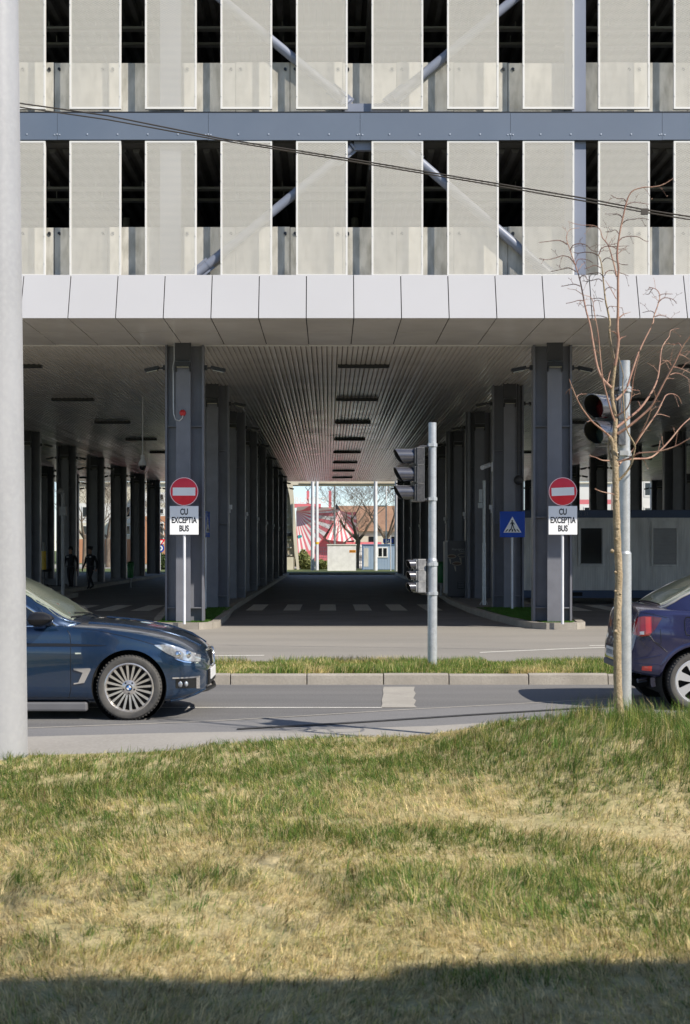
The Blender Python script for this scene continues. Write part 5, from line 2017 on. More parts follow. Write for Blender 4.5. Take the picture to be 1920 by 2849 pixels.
trunk = MB()
tp = [(1723, 1985), (1721, 1950), (1719, 1900), (1718, 1800), (1719, 1700), (1722, 1600), (1719, 1530), (1716, 1450), (1714, 1390), (1713, 1340), (1712, 1285)]
Q, rad = limb(tp, .037, .025)
rad = [q + .002 * math.sin(i * 2.3) for i, q in enumerate(rad)]
rad[0] = .046
trunk.tube(Q, rad, 14)
for (kx, ky, kr) in ((1703, 1533, .018), (1716, 1392, .012), (1722, 1722, .011), (1712, 1592, .012), (1726, 1652, .012), (1712, 1645, .011), (1713, 1757, .016), (1720, 1470, .012), (1714, 1500, .013)):
    c = at(kx, ky, TREEY - .025) - TO
    trunk.lathe([(0, -kr), (kr * .8, -kr * .5), (kr, 0), (kr * .8, kr * .5), (0, kr)], c, 'z', 10)
TR = trunk.build("trunk", "bark", T, smooth=60)
limbs = [  # (points, r0, r1, depth drift, material)
    ([Bc(705, 1600), Bc(690, 1450), Bc(672, 1350), Bc(640, 1300)], .020, .016, .0, "bark"),
    ([Bc(715, 1560), Bc(700, 1400), Bc(705, 1250), Bc(712, 1100), Bc(690, 960), Bc(672, 800), Bc(690, 620), Bc(705, 470), Bc(690, 400), Bc(650, 200), Bc(640, 60), A(735, 1560), A(710, 1420), A(690, 1330), A(668, 1130), A(650, 960), A(615, 850)], .022, .004, .05, "bark"),
    ([Bc(705, 480), Bc(725, 380), Bc(745, 200), Bc(735, 60), A(820, 1400), A(820, 1100), A(825, 1000), A(810, 850), A(835, 640), A(875, 450), A(905, 320), A(960, 200), A(1080, 155), A(1180, 150), A(1290, 125), A(1395, 60)], .014, .0025, -.15, "bark_red"),
    ([Bc(705, 1130), Bc(660, 1000), Bc(610, 820), Bc(560, 600), Bc(535, 350), Bc(510, 100), A(570, 1440), A(548, 1310), A(460, 1270)], .008, .002, -.2, "bark_red"),
    ([Bc(665, 740), Bc(560, 630), Bc(500, 480), Bc(455, 230), Bc(420, 20), A(490, 1440), A(455, 1270), A(420, 1100), A(375, 960), A(320, 800), A(285, 680), A(320, 595), A(420, 575)], .012, .002, .22, "bark_red"),
    ([Bc(650, 1300), Bc(560, 1220), Bc(440, 1120), Bc(320, 960), Bc(250, 820), Bc(180, 640)], .009, .0028, -.3, "bark_red"),
    ([Bc(720, 1200), Bc(860, 1090), Bc(1000, 970), Bc(1120, 800), Bc(1190, 650), Bc(1220, 480), Bc(1240, 300), Bc(1290, 200)], .012, .004, .3, "bark_red"),
    ([Bc(735, 1270), Bc(880, 1170), Bc(1100, 980), Bc(1180, 850), Bc(1290, 640), Bc(1390, 460), Bc(1480, 270), Bc(1568, 150), Bc(1680, 20)], .012, .004, -.25, "bark_red"),
    ([Bc(720, 880), Bc(830, 760), Bc(900, 560), Bc(960, 380), Bc(1030, 220), Bc(1140, 0), A(1190, 1500), A(1245, 1340), A(1250, 1260), A(1210, 1210), A(1140, 1190)], .010, .0025, .25, "bark_red"),
    ([Bc(730, 1060), Bc(840, 980), Bc(890, 850), Bc(920, 620), Bc(985, 360)], .007, .003, -.2, "bark_red"),
    ([Bc(715, 1830), Bc(820, 1730), Bc(890, 1620), Bc(925, 1480), Bc(930, 1390), Bc(850, 1240), Bc(815, 1050), Bc(795, 700), Bc(800, 580), Bc(740, 360)], .011, .003, -.2, "bark"),
    ([Bc(930, 1395), Bc(1010, 1250), Bc(1090, 1080), Bc(1130, 950)], .007, .003, -.2, "bark_red"),
    ([Bc(930, 1395), Bc(1080, 1180), Bc(1190, 1020), Bc(1260, 880), Bc(1300, 820), Bc(1380, 810), Bc(1440, 850), Bc(1470, 920)], .008, .002, .15, "bark_red"),
    ([Bc(740, 1640), Bc(800, 1570), Bc(940, 1555), Bc(1100, 1545), Bc(1200, 1480), Bc(1330, 1350), Bc(1460, 1190), Bc(1568, 1090), Bc(1720, 980)], .010, .004, .3, "bark_red"),
    ([Bc(730, 1590), Bc(900, 1540), Bc(980, 1490), Bc(1200, 1470), Bc(1400, 1410), Bc(1568, 1320), Bc(1720, 1260)], .008, .003, -.3, "bark_red"),
    ([Bc(690, 1660), Bc(650, 1560), Bc(630, 1400), Bc(645, 1300)], .011, .008, .05, "bark"),
    ([Bc(640, 1575), Bc(560, 1570), Bc(490, 1540), Bc(410, 1515)], .006, .002, -.15, "bark_red"),
    ([(1714, 1378), (1700, 1373), (1675, 1368), (1655, 1360)], .0045, .003, -.12, "bark_red"),
    ([A(800, 1310), A(740, 1200), A(690, 1120)], .004, .002, .1, "bark_red"),
    ([A(805, 1080), A(780, 960), A(720, 760), A(660, 680), A(630, 590), A(560, 550), A(430, 545), A(300, 510)], .007, .0018, .2, "bark_red"),
    ([A(320, 810), A(350, 760), A(410, 740), A(490, 755), A(550, 810), A(620, 822)], .0035, .0015, .0, "twig_dark"),
    ([A(290, 745), A(210, 705), A(100, 715), A(0, 727)], .0038, .0015, -.15, "twig_dark"),
    ([A(375, 960), A(320, 885), A(245, 865), A(180, 885), A(80, 905), A(0, 893)], .0038, .0015, -.15, "twig_dark"),
    ([A(385, 1030), A(310, 990), A(235, 1005), A(120, 1030)], .0035, .0015, .12, "twig_dark"),
    ([A(425, 1180), A(370, 1160), A(310, 1168), A(230, 1183)], .0033, .0015, .12, "twig_dark"),
    ([A(455, 1330), A(410, 1328), A(350, 1345), A(280, 1360)], .0033, .0015, -.1, "twig_dark"),
    ([A(380, 960), A(400, 910), A(440, 898), A(510, 910), A(560, 940)], .003, .0014, .1, "twig_dark"),
    ([A(640, 990), A(580, 965), A(520, 985), A(475, 1003)], .003, .0014, -.1, "twig_dark"),
    ([A(655, 1130), A(620, 1105), A(560, 1118), A(500, 1130), A(450, 1125)], .003, .0014, .1, "twig_dark"),
    ([A(675, 1090), A(630, 1045), A(560, 1045), A(490, 1058)], .003, .0014, .1, "twig_dark"),
    ([A(425, 1105), A(440, 1075), A(480, 1070), A(500, 1120)], .003, .0014, -.1, "twig_dark"),
    ([A(625, 850), A(640, 800), A(690, 768), A(760, 770), A(850, 765), A(935, 762)], .0036, .0014, .1, "twig_dark"),
    ([A(610, 860), A(560, 835), A(480, 828), A(400, 838), A(355, 825)], .0036, .0014, .1, "twig_dark"),
    ([A(655, 930), A(680, 900), A(720, 890), A(800, 930), A(860, 955), A(925, 960)], .003, .0014, -.1, "twig_dark"),
    ([A(680, 1070), A(710, 1025), A(770, 1020), A(850, 1045), A(930, 1075)], .003, .0014, .1, "twig_dark"),
    ([A(835, 710), A(860, 680), A(940, 662), A(1030, 670), A(1100, 710), A(1140, 712)], .0034, .0014, .1, "twig_dark"),
    ([A(860, 540), A(900, 500), A(980, 485), A(1070, 475), A(1140, 490)], .003, .0014, -.1, "twig_dark"),
    ([A(865, 470), A(830, 435), A(780, 430), A(680, 432)], .003, .0014, .1, "twig_dark"),
    ([A(905, 340), A(940, 320), A(990, 310), A(1070, 318), A(1140, 330)], .003, .0014, .1, "twig_dark"),
    ([A(905, 310), A(880, 275), A(820, 272), A(770, 250), A(742, 232)], .003, .0014, -.1, "twig_dark"),
    ([A(830, 640), A(800, 600), A(770, 600), A(750, 615), A(690, 617)], .0028, .0014, .1, "twig_dark"),
    ([A(720, 760), A(760, 745), A(810, 735)], .0026, .0013, .1, "twig_dark"),
    ([A(760, 770), A(820, 795), A(870, 793), A(910, 770)], .0026, .0013, .1, "twig_dark"),
    ([A(685, 1225), A(710, 1200), A(750, 1190), A(795, 1220)], .0026, .0013, .0, "twig_dark"),
    ([A(670, 1320), A(620, 1305), A(545, 1312)], .003, .0014, .1, "twig_dark"),
    ([A(560, 1350), A(600, 1325), A(660, 1345)], .0026, .0013, .1, "twig_dark"),
    ([A(710, 1420), A(735, 1390), A(800, 1395), A(868, 1408)], .0026, .0013, .1, "twig_dark"),
    ([A(575, 1440), A(560, 1390), A(510, 1378), A(455, 1400)], .0026, .0013, .1, "twig_dark"),
    ([A(705, 1510), A(640, 1490), A(515, 1488)], .0028, .0013, .1, "twig_dark"),
    ([A(1245, 1280), A(1290, 1262), A(1385, 1263)], .003, .0014, .1, "twig_dark"),
    ([A(1235, 1350), A(1290, 1305), A(1350, 1305), A(1400, 1325), A(1428, 1362)], .0036, .0014, .1, "twig_dark"),
    ([A(1180, 1205), A(1160, 1230), A(1140, 1262), A(1105, 1262)], .0026, .0014, .1, "twig_dark"),
    ([A(1195, 1460), A(1160, 1438), A(1075, 1455)], .0026, .0014, .1, "twig_dark"),
    ([A(1205, 1500), A(1240, 1485), A(1310, 1495), A(1375, 1528)], .0026, .0014, .1, "twig_dark"),
    ([Bc(1290, 200), Bc(1330, 150), Bc(1350, 80), Bc(1445, 55)], .004, .0015, .1, "bark_red"),
    ([Bc(1470, 270), Bc(1435, 225), Bc(1380, 240), Bc(1300, 230)], .004, .002, .1, "bark_red"),
    ([Bc(1440, 360), Bc(1490, 370), Bc(1568, 420)], .004, .002, .1, "bark_red"),
    ([Bc(1370, 500), Bc(1440, 510), Bc(1568, 565), Bc(1650, 590)], .004, .002, .1, "bark_red"),
    ([Bc(1340, 590), Bc(1400, 570), Bc(1470, 585), Bc(1568, 650)], .004, .002, .1, "bark_red"),
    ([Bc(1350, 480), Bc(1320, 435), Bc(1250, 428)], .004, .002, -.1, "bark_red"),
    ([Bc(1185, 1045), Bc(1240, 1045), Bc(1335, 1075)], .0035, .002, .1, "bark_red"),
    ([Bc(860, 745), Bc(930, 765), Bc(980, 770), Bc(1000, 810)], .0035, .002, .1, "bark_red"),
    ([Bc(270, 850), Bc(300, 815), Bc(400, 810)], .0035, .0015, .1, "bark_red"),
    ([Bc(205, 740), Bc(165, 770), Bc(140, 815)], .003, .0015, .1, "bark_red"),
]
groups = {}
for pts, a, b, dy, mt in limbs:
    Q, rad = limb(pts, a, b, dy)
    big = a >= .0065
    if mt == 'twig_dark':
        a, b = a * 1.35, b * 1.6
        Q, rad = limb(pts, a, b, dy)
    m = MB().tube(Q, rad, 8 if big else 5)
    # buds and short spurs along the limb, as on a young lime
    L = len(Q)
    for i in range(2, L - 1, 2 if big else 3):
        if rr.random() < .75:
            d = (Q[i + 1] - Q[i]).normalized()
            s = d.cross(Vector((0, 1, 0))) * rr.choice((-1, 1)) + Vector((0, rr.uniform(-.6, .6), 0)) + d * .6
            s.normalize()
            ln = rr.uniform(.008, .016) if (rr.random() < .62 or mt == "bark") else rr.uniform(.04, .13)
            p = Q[i]
            e = p + s * ln
            k = p + s * ln * .5 + Vector((0, 0, ln * .12))
            m.tube([p, k, e], [rad[i] * .55, max(.0014, rad[i] * .4), .0013], 4)
            if ln > .03:
                m.tube([e, e + Vector((s.x * .012, s.y * .012, .008))], [.0026, .001], 4)
                m.tube([k, k + Vector((-s.x * .01, 0, .018))], [.0018, .0012], 4)
    m.build("branch", mt, T, smooth=60)

# ------------------------------------------------------------------ beyond the terminal
def bare_crown(name, label, px, Y, h, spread, seed, group=None, trunk_r=.14, lean=0.0, fork=.28):
    """leafless tree grown limb by limb"""
    rg = random.Random(seed)
    T = thing(name, label, "tree", (gx(px, Y), Y, .05), group=group)
    tm, cm = MB(), MB()
    top = Vector((lean, 0, h * fork))
    tm.tube([(0, 0, 0), (lean * .3, 0, h * fork * .5), top], [trunk_r * 1.25, trunk_r, trunk_r * .85], 10)

    def grow(p, d, ln, r0, depth):
        pts = [p]
        rs = [r0]
        for i in range(3):
            d = (d + Vector((rg.uniform(-.22, .22), rg.uniform(-.22, .22), rg.uniform(-.06, .16)))).normalized()
            pts.append(pts[-1] + d * ln / 3)
            rs.append(r0 * (1 - .17 * (i + 1)))
        cm.tube(pts, rs, 6 if depth < 2 else 4)
        if depth >= 5:
            return
        for k in range(3 if depth < 4 else 2):
            q = pts[rg.choice((2, 3, 3))]
            a = rg.uniform(0, 6.28)
            nd = (d * .75 + Vector((math.cos(a) * spread, math.sin(a) * spread, rg.uniform(-.05, .45)))).normalized()
            grow(q, nd, ln * rg.uniform(.62, .82), max(.009, rs[-1] * rg.uniform(.6, .8)), depth + 1)

    for k in range(4):
        a = 6.28 * k / 4 + rg.uniform(-.4, .4)
        d = Vector((math.cos(a) * spread, math.sin(a) * spread * .8, .75)).normalized()
        grow(top, d, h * .27, trunk_r * .62, 0)
    tm.build("trunk", "bark_grey", T, smooth=60)
    cm.build("crown", "bark_grey", T)
    return T


bare_crown("bare_tree", "dark bare tree with wide low fork behind the white cabinet", 990, 118, 8.5, .85, 4, "bare trees beyond the terminal", .24, .2)
bare_crown("bare_tree", "bare tree behind the blue cabin beside the white pole", 1080, 121, 8.8, .75, 9, "bare trees beyond the terminal", .22, -.2)
bare_crown("bare_tree", "small bare tree in front of the striped tent's lower wall", 935, 124, 5.5, .85, 12, "bare trees beyond the terminal", .13)
bare_crown("bare_tree", "bare tree seen between the left dark columns", 300, 128, 9.5, .8, 15, "bare trees beyond the terminal", .2)
bare_crown("bare_tree", "bare tree seen just beside the left front column", 470, 124, 8.0, .8, 17, "bare trees beyond the terminal", .2)
bare_crown("bare_tree", "bare tree at the far left between the dark columns", 236, 120, 9.0, .8, 19, "bare trees beyond the terminal", .2)

# poles on the far lawn
def pole(name, label, px, Y, dia, py_top, material="white_pole", arm=None, band=None):
    T = thing(name, label, "pole", (gx(px, Y), Y, .06))
    MB().cone((0, 0, 0), (0, 0, gz(py_top, Y)), dia / 2, dia / 2 * .8, 18).build("shaft", material, T, smooth=50)
    if band:
        MB().cyl((0, 0, band), (0, 0, band + .16), dia / 2 + .012, 18).build("yellow_band", "yellow", T, smooth=50)
    if arm:
        MB().cyl((0, 0, arm[0]), (arm[1], 0, arm[0]), .05, 8).build("cross_arm", material, T, smooth=50)
    return T


pole("tall_pole", "left one of two close white poles beyond the tunnel", 870, 108, .29, 1150)
pole("tall_pole", "white pole with small yellow band beyond the tunnel", 882, 109, .26, 1150, band=gz(1516, 109))
pole("tall_pole", "thick white pole in front of the blue cabin", 1045, 107, .30, 1150)
pole("tall_pole", "thick white pole at the right edge of the tunnel opening", 1104, 104, .34, 1150)
pole("tall_pole", "thin white pole with a cross arm above the blue cabin", 1074.5, 116, .12, 1200, arm=(gz(1410, 116), -.85))
pole("tall_pole", "thin grey pole behind the striped tent between the red towers", 931, 120, .18, 1300, "grey_pole")
pole("short_pole", "short thin white post in front of the blue cabin's right side", 1087, 105, .07, 1492)
pole("tall_pole", "thin white pole between two columns in the left bay", 401, 110, .16, 1250)
pole("tall_pole", "white pole between columns in the right bay with tree sign behind", 1812, 108, .2, 1200)

# white equipment cabinet and blue cabin
Y = 106.0
a, b = gx(911, Y), gx(991, Y)
T = thing("equipment_cabinet", "plain white cabinet with a small orange sticker on the far lawn", "cabinet", ((a + b) / 2, Y, .05))
hw = (b - a) / 2
MB().bb(-hw, hw, 0, 1.2, .0, gz(1517, Y) - .05).build("body", "cabinet_white", T, bevel=.01)
MB().bb(-hw - .04, hw + .04, -.05, 1.25, gz(1517, Y) - .05, gz(1514, Y) - .05).build("lid", "wall_white", T)
zo = gz(1534, Y) - .05
o = MB().bb(hw - .50, hw - .03, -.012, -.002, zo - .09, zo + .10).build("sticker", "orange_sign", T)
g = MB()
for q in range(4):
    g.bb(hw - .46 + q * .10, hw - .40 + q * .10, -.014, -.0125, zo - .03, zo + .05)
g.build("sticker_marks", "ink", o)
Y = 110.0
a, b = gx(1009, Y), gx(1101, Y)
hw = (b - a) / 2
h_ = gz(1514, Y) - .05
T = thing("site_cabin", "light blue site cabin with a white window on the far lawn", "cabin", ((a + b) / 2, Y, .05))
m = MB()
for q in range(12):
    x0 = -hw + 2 * hw * q / 12
    m.bb(x0, x0 + 2 * hw / 12 - .02, .0, 2.2, .08, h_ - .1)
m.bb(-hw + .01, hw - .01, .02, 2.18, .08, h_ - .1)
m.build("wall", "cabin_blue", T)
MB().bb(-hw - .03, hw + .03, -.04, 2.24, h_ - .1, h_).build("roof_rail", "cabin_trim", T)
for s in (-1, 1):
    MB().bb(s * hw - .05, s * hw + .05, -.03, .06, .0, h_ - .1).build("corner_post", "cabin_trim", T)
wx0, wx1, wz0, wz1 = gx(1050, Y) - (a + b) / 2, gx(1079, Y) - (a + b) / 2, gz(1553, Y), gz(1524, Y)
f = MB()
f.bb(wx0, wx1, -.05, -.001, wz0, wz0 + .08)
f.bb(wx0, wx1, -.05, -.001, wz1 - .08, wz1)
for xx in (wx0, (wx0 + wx1) / 2 - .04, wx1 - .08):
    f.bb(xx, xx + .08, -.048, -.0015, wz0 + .08, wz1 - .08)
o = f.build("window_frame", "cabinet_white", T)
MB().bb(wx0 + .08, wx1 - .08, -.02, -.0012, wz0 + .08, wz1 - .08).build("pane", "dark_glass", o)
MB().bb(-hw + .1, -hw + .45, -.015, -.001, .3, h_ - .3).build("vent_panel", "container_white", T)

# striped red and white tent with the lettered arch
Y = 140.0
T = thing("striped_tent", "red and white striped show tent with lettered red beam behind the poles", "tent", (gx(900, Y), Y, 0))
ox = gx(900, Y)
rim = MB()


def fan(peak, base, Yp, Yb):
    pk = at(peak[0], peak[1], Yp) - Vector((ox, Y, 0))
    for mt, par in (("tent_red", 0), ("tent_white", 1)):
        m = MB()
        for i in range(len(base) - 1):
            if i % 2 == par:
                p = at(base[i][0], base[i][1], Yb) - Vector((ox, Y, 0))
                q = at(base[i + 1][0], base[i + 1][1], Yb) - Vector((ox, Y, 0))
                n_ = 6
                A_ = [pk.lerp(p, t / n_) - Vector((0, 0, .12 * math.sin(math.pi * t / n_))) for t in range(n_ + 1)]
                B_ = [pk.lerp(q, t / n_) - Vector((0, 0, .12 * math.sin(math.pi * t / n_))) for t in range(n_ + 1)]
                m.grid([A_, B_])
        m.build("canvas", mt, T)


def arc_pts(x0, y0, x1, y1, n, bulge):
    return [(x0 + (x1 - x0) * i / n, y0 + (y1 - y0) * i / n + bulge * math.sin(math.pi * i / n)) for i in range(n + 1)]


fan((824, 1423), arc_pts(826, 1548, 942, 1425, 17, 26) + [(942, 1418), (930, 1416), (900, 1412), (860, 1408), (826, 1410)], 141, 139.0)
fan((944, 1420), arc_pts(905, 1500, 1000, 1500, 13, 6), 141.5, 139.4)
fan((944, 1420), arc_pts(1000, 1502, 990, 1424, 7, 0), 141.5, 140.0)
m = MB()
m.bb(gx(822, Y) - ox, gx(955, Y) - ox, .4, 14, 0, gz(1497, Y))
m.build("lower_wall", "tent_red", T)
MB().bb(gx(955, Y) - ox + .01, gx(1062, Y) - ox, .6, 13.9, 0, gz(1508, Y)).build("lower_wall", "tent_white", T)
MB().bb(gx(955, Y) - ox + .02, gx(1062, Y) - ox, .5, .598, gz(1517, Y), gz(1508, Y)).build("red_strip", "tent_red", T)
m = MB().bb(gx(958, Y) - ox, gx(1060, Y) - ox, .2, .55, gz(1545, Y), gz(1515, Y))
m.build("white_skirt", "tent_white", T)
m = MB().bb(gx(818, Y) - ox, gx(893, Y) - ox, -.6, -.1, gz(1413, Y), gz(1402, Y))
bm_ = m.build("arch_beam", "tent_red", T)
lettering("ORLANDO'", .82, "lettering", "tent_white", bm_, (gx(857.5, Y) - ox, -.35, gz(1393, Y)), sx=.92, bold=.012, depth=.05)
for px_, nm in ((857, 0), (918.5, 1)):
    xx = gx(px_, Y) - ox
    t = MB().bb(xx - .14, xx + .14, -.2, .1, gz(1420, Y), gz(1366, Y)).build("red_mast", "tent_red", T)
    q = MB()
    for s in (-1, 1):
        q.tube([(xx, -.05, gz(1366, Y)), (xx + s * .1, -.05, gz(1361, Y)), (xx + s * .24, -.05, gz(1357, Y)), (xx + s * .16, -.05, gz(1354, Y))], .035, 6)
    q.build("mast_finial", "black_metal", t)
o = MB().bb(gx(830, Y) - ox, gx(840, Y) - ox, -.2, .2, gz(1507, Y), gz(1489, Y)).build("teal_banner", "bin_green", T)
lettering("O", .62, "lettering", "tent_white", T, (gx(857, Y) - ox, .33, gz(1524, Y)), sx=.8)
o.data.materials[0] = MATS.setdefault("teal", mat("teal_cloth", (0.02, 0.28, 0.30), 0.5))

# houses behind
def house(label, px0, px1, Y, py_eave, py_ridge, wallm, roofm, depth=9, gable=False):
    x0, x1 = gx(px0, Y), gx(px1, Y)
    T = thing("house", label, "house", ((x0 + x1) / 2, Y, 0))
    hw = (x1 - x0) / 2
    ze, zr_ = gz(py_eave, Y), gz(py_ridge, Y)
    MB().bb(-hw, hw, 0, depth, -.1, ze).build("wall", wallm, T)
    r_ = MB()
    if gable:
        r_.prism([(-hw - .3, ze), (hw + .3, ze), (0, zr_)], 'y', -.3, depth)
    else:
        r_.prism([(-.4, ze), (depth / 2, zr_), (depth + .4, ze)], 'x', -hw - .4, hw + .4)
    r_.build("roof", roofm, T)
    w_ = MB()
    n = max(2, int(hw))
    for i in range(n):
        xx = -hw + 2 * hw * (i + .5) / n
        w_ = MB()
        w_.bb(xx - .4, xx + .4, -.04, .0 - .002, ze - 1.9, ze - .6)
        w_.build("window", "dark_glass", T)
    return T


house("house with long brown tiled roof behind the bare trees", 946, 1125, 165, 1478, 1402, "cream_paint", "roof_brown", 14)
house("small dark-gabled house between the red tower and the brown roof", 921, 952, 160, 1440, 1401, "wall_orange", "black_metal", 8, True)
house("low brown roof rising behind the lettered red beam", 885, 925, 172, 1440, 1408, "wall_orange", "roof_brown", 10)


def block(label, px0, px1, Y, py_top, bands, dep=14):
    """apartment block; bands = [(py0, py1, material, windows)] from the top down"""
    x0, x1 = gx(px0, Y), gx(px1, Y)
    T = thing("apartment_block", label, "building", ((x0 + x1) / 2, Y, 0))
    hw = (x1 - x0) / 2
    for i, (pa, pb, mt, win) in enumerate(bands):
        za, zb = gz(pb, Y), gz(pa, Y)
        off = .003 * (i % 2)
        MB().bb(-hw + off, hw - off, off, dep, za + .002, zb).build("wall", mt, T)
        if win:
            n = int(2 * hw / 3.0)
            for k in range(n):
                xx = -hw + 2 * hw * (k + .5) / n
                f = MB().bb(xx - .9, xx + .9, -.06, off - .002, za + .25 * (zb - za), za + .85 * (zb - za)).build("window", "wall_white", T)
                g = MB()
                for q in (-1, 1):
                    g.bb(xx + q * .42 - .36, xx + q * .42 + .36, -.075, -.0605, za + .32 * (zb - za), za + .80 * (zb - za))
                g.build("pane", "dark_glass", f)
    MB().bb(-hw - .3, hw + .3, -.3, dep + .3, gz(py_top, Y), gz(py_top - 4, Y)).build("roof_edge", "cream_paint", T)
    return T


block("pale apartment block with window bands seen between the left columns", 395, 560, 175, 1345,
      [(1345, 1370, "cream_paint", False), (1370, 1400, "wall_white", True), (1400, 1412, "cream_paint", False), (1412, 1436, "wall_white", True), (1436, 1540, "wall_orange", True), (1540, 1570, "wall_orange", False)])
block("greyish white block with orange ground floor in the left bay", 200, 392, 180, 1345,
      [(1345, 1400, "cream_paint", False), (1400, 1455, "wall_white", True), (1455, 1500, "cream_paint", True), (1500, 1570, "wall_orange", False)])
block("bright white block with red strip seen in the right bay", 1590, 1700, 170, 1345,
      [(1345, 1390, "wall_white", False), (1390, 1403, "tent_red", False), (1403, 1450, "wall_white", True), (1450, 1460, "tent_red", False), (1460, 1570, "wall_white", True)])
block("white block with grey windows at the far right bay", 1706, 1990, 176, 1330,
      [(1330, 1400, "wall_white", True), (1400, 1470, "wall_white", True), (1470, 1570, "cream_paint", True)])

# overpass deck and its leaning stone pylon at the left of the opening
Y = 112.0
T = thing("overpass", "beige footbridge with stone pylon crossing just beyond the tunnel opening", "bridge", (gx(800, Y), Y, 0))
ox = gx(800, Y)
m = MB()
m.bb(gx(780, Y) - ox, gx(1420, Y) - ox, 0, 2.4, gz(1349, Y), gz(1318, Y))
dk = m.build("deck", "cream_paint", T)
m = MB().bb(gx(833, Y) - ox, gx(1420, Y) - ox, -.06, -.002, gz(1346, Y), gz(1343, Y))
m.build("deck_ledge", "beige_stone", dk)
m = MB()
m.prism([(gx(770, Y) - ox, 0), (gx(817, Y) - ox, 0), (gx(820, Y) - ox, gz(1550, Y)), (gx(809, Y) - ox, gz(1400, Y)), (gx(799, Y) - ox, gz(1350, Y)), (gx(770, Y) - ox, gz(1349, Y) - .004)], 'y', .2, 2.0)
m.build("pylon", "beige_stone", T)
m = MB()
m.prism([(gx(826, Y) - ox, 0), (gx(833, Y) - ox, 0), (gx(815, Y) - ox, gz(1350, Y)), (gx(799, Y) - ox, gz(1350, Y)), (gx(806, Y) - ox, gz(1380, Y))], 'y', -.12, .18)
m.build("side_cheek", "cream_paint", T)
m = MB()
for q in range(9):
    pp = 1375 + q * 21
    xa = gx(771, Y) - ox
    m.bb(xa, gx(797 + q * 2.1, Y) - ox, .05, .19, gz(pp + 3, Y), gz(pp, Y))
m.build("stone_course", "cream_paint", T)
m = MB().bb(gx(770, Y) - ox, gx(817, Y) - ox, -.5, .9, 0, gz(1550, Y)).build("plinth", "cream_paint", T)
for pp, hh in ((1372, 10), (1483, 9)):
    MB().bb(gx(794, Y) - ox, gx(801 + (pp - 1372) * .09, Y) - ox, -.15, .15, gz(pp + hh, Y), gz(pp, Y)).build("lamp_box", "black_metal", T)


# bushes, fence and small things on the lawn
def leafy(name, label, px, Y, wx, wy, h, n, material, seed, group=None, stem=False):
    rg = np.random.default_rng(seed)
    T = thing(name, label, "shrub", (gx(px, Y), Y, .05), group=group)
    m = MB()
    for i in range(n):
        u = rg.normal(size=3)
        u /= np.linalg.norm(u)
        rad_ = rg.random() ** .4
        c = Vector((u[0] * wx * rad_, u[1] * wy * rad_, h * .5 + u[2] * h * .5 * rad_ * (1 + .25 * math.sin(5 * u[0] + seed))))
        a = Vector(rg.normal(size=3)).normalized()
        b = a.cross(Vector(rg.normal(size=3))).normalized()
        s = .05 + .07 * rg.random()
        m.add([c + a * s * 1.6, c + b * s * .6, c - a * s * 1.6, c - b * s * .6], [(0, 1, 2, 3)])
    m.build("foliage", material, T, recalc=False)
    st = MB()
    for q in range(6):
        a = q * 1.05
        st.tube([(0, 0, 0), (math.cos(a) * wx * .3, math.sin(a) * wy * .3, h * .5), (math.cos(a) * wx * .6, math.sin(a) * wy * .6, h * .8)], [.03, .02, .01], 5)
    st.build("stems", "bark_grey", T)
    return T


leafy("shrub", "yellow green shrub at the pylon's foot beyond the tunnel", 842, 115, .75, .7, 1.5, 1500, "bush_leaf", 1, "shrubs beyond the terminal")
leafy("shrub", "low shrub just left of the two white poles", 858, 113, .55, .6, .9, 900, "bush_leaf", 2, "shrubs beyond the terminal")
leafy("shrub", "low shrub between the two white poles and the cabinet", 897, 113, .5, .6, .8, 900, "bush_leaf", 3, "shrubs beyond the terminal")
leafy("shrub", "dark hedge shrub beside the left front column in the left bay", 462, 112, 1.0, .7, 1.3, 1600, "hedge_leaf", 4, "shrubs beyond the terminal")
leafy("shrub", "dark shrub in the right bay behind the container", 1800, 118, 1.6, .9, 4.0, 2200, "hedge_leaf", 6, "shrubs beyond the terminal")
Y = 118.0
T = thing("mesh_fence", "light grey wire fence between white poles and the white cabinet", "fence", (gx(905, Y), Y, 0))
m = MB()
xa, xb = gx(886, Y) - gx(905, Y), gx(1012, Y) - gx(905, Y)
q = xa
while q < xb:
    m.cyl((q, 0, 0), (q, 0, 1.9), .016, 5)
    q += .14
for z in (.1, .5, 1.0, 1.5, 1.85):
    m.bb(xa, xb, -.015, .015, z, z + .03)
m.build("wire_panel", "fence_grey", T)
for q in np.linspace(xa, xb, 4):
    MB().cyl((q, 0, -.05), (q, 0, 2.0), .05, 8).build("fence_post", "fence_grey", T)
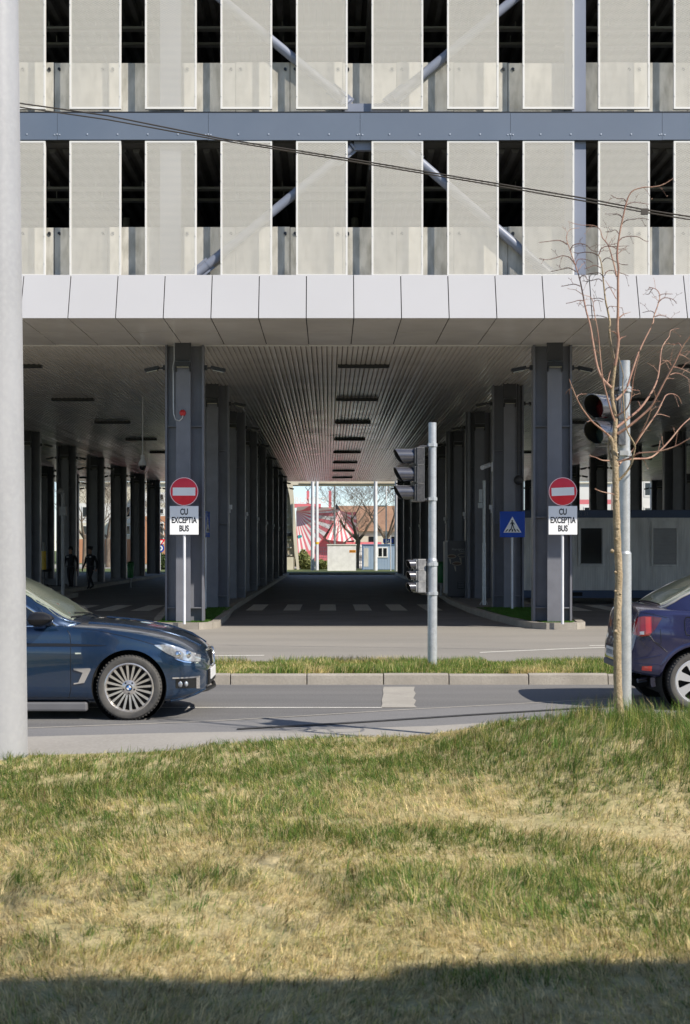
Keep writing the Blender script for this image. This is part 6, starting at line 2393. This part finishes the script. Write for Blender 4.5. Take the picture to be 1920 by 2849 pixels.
# yield and roundabout signs far in the left bay
Y = 108.0
T = thing("yield_sign", "small red and white give way sign far in the left bay", "road sign", (gx(446, Y), Y, .05))
MB().cyl((0, 0, 0), (0, 0, 2.3), .03, 8).build("post", "white_pole", T)
m = MB().prism([(-.4, gz(1505, Y) + .08), (.4, gz(1505, Y) + .08), (0, gz(1520, Y) - .12)], 'y', -.06, -.04)
o = m.build("plate", "sign_red", T)
MB().prism([(-.22, gz(1505, Y) - .02), (.22, gz(1505, Y) - .02), (0, gz(1515, Y) - .08)], 'y', -.066, -.061).build("white_field", "sign_white", o)
m = MB().lathe([(0, -.06), (.32, -.06), (.32, -.04), (0, -.04)], (0, 0, gz(1527, Y)), 'y', 24)
o = m.build("round_plate", "sign_blue", T)
MB().lathe([(.10, -.066), (.20, -.066), (.20, -.061), (.10, -.061)], (0, 0, gz(1527, Y)), 'y', 24, closed=True).build("arrow_ring", "sign_white", o)
T = thing("direction_sign", "small blue arrow sign above the blue cabin's roof", "road sign", (gx(1080, 117), 117, .05))
MB().cyl((0, 0, 0), (0, 0, gz(1503, 117)), .03, 8).build("post", "white_pole", T)
o = MB().bb(-.42, .42, -.06, -.04, gz(1512, 117), gz(1501, 117)).build("plate", "sign_blue", T)
MB().prism([(-.12, gz(1510, 117)), (.14, gz(1508, 117)), (.02, gz(1503, 117))], 'y', -.066, -.061).build("arrow", "sign_white", o)

# ------------------------------------------------------------------ unseen low building added behind the camera to shade the nearest grass
T = thing("shade_building", "plain beige building added out of view to shade the nearest grass", "building", (17.2, -4.6, 0), R(1.2))
MB().bb(-11.5, 12, -4, 4.35, -.1, 7.9).build("wall", "cream_paint", T)
MB().bb(-11.7, 12.2, -4.2, 4.5, 7.905, 8.25).build("roof", "roof_brown", T)
for k in range(7):
    for z in (1.2, 4.6):
        f = MB().bb(-10.3 + 3 * k, -8.6 + 3 * k, 4.36, 4.42, z, z + 1.8).build("window", "dark_glass", T)
for k, (xa, xb, hh) in enumerate(((-10.8, -9.6, .22), (-8.7, -6.9, .42), (-5.6, -4.9, .3), (-3.5, -1.2, .5), (.4, 1.4, .25), (3.0, 5.4, .45))):
    MB().bb(xa, xb, 2.4, 4.35, 8.255, 8.25 + hh).build("shade_edge_box", "shutter", T, bevel=.05)  # boxes added on the unseen roof to make its shadow edge uneven
bare_crown("bare_tree", "bare tree standing beside the beige building, unseen and added for its broken shade", 915, 100, 8.2, .8, 31, None, .16)  # unseen tree added so its branches break up the foreground shade
bpy.data.objects[[o.name for o in bpy.data.objects if o.get("label", "").startswith("bare tree standing beside the beige")][0]].location = (4.3, -.5, .05)
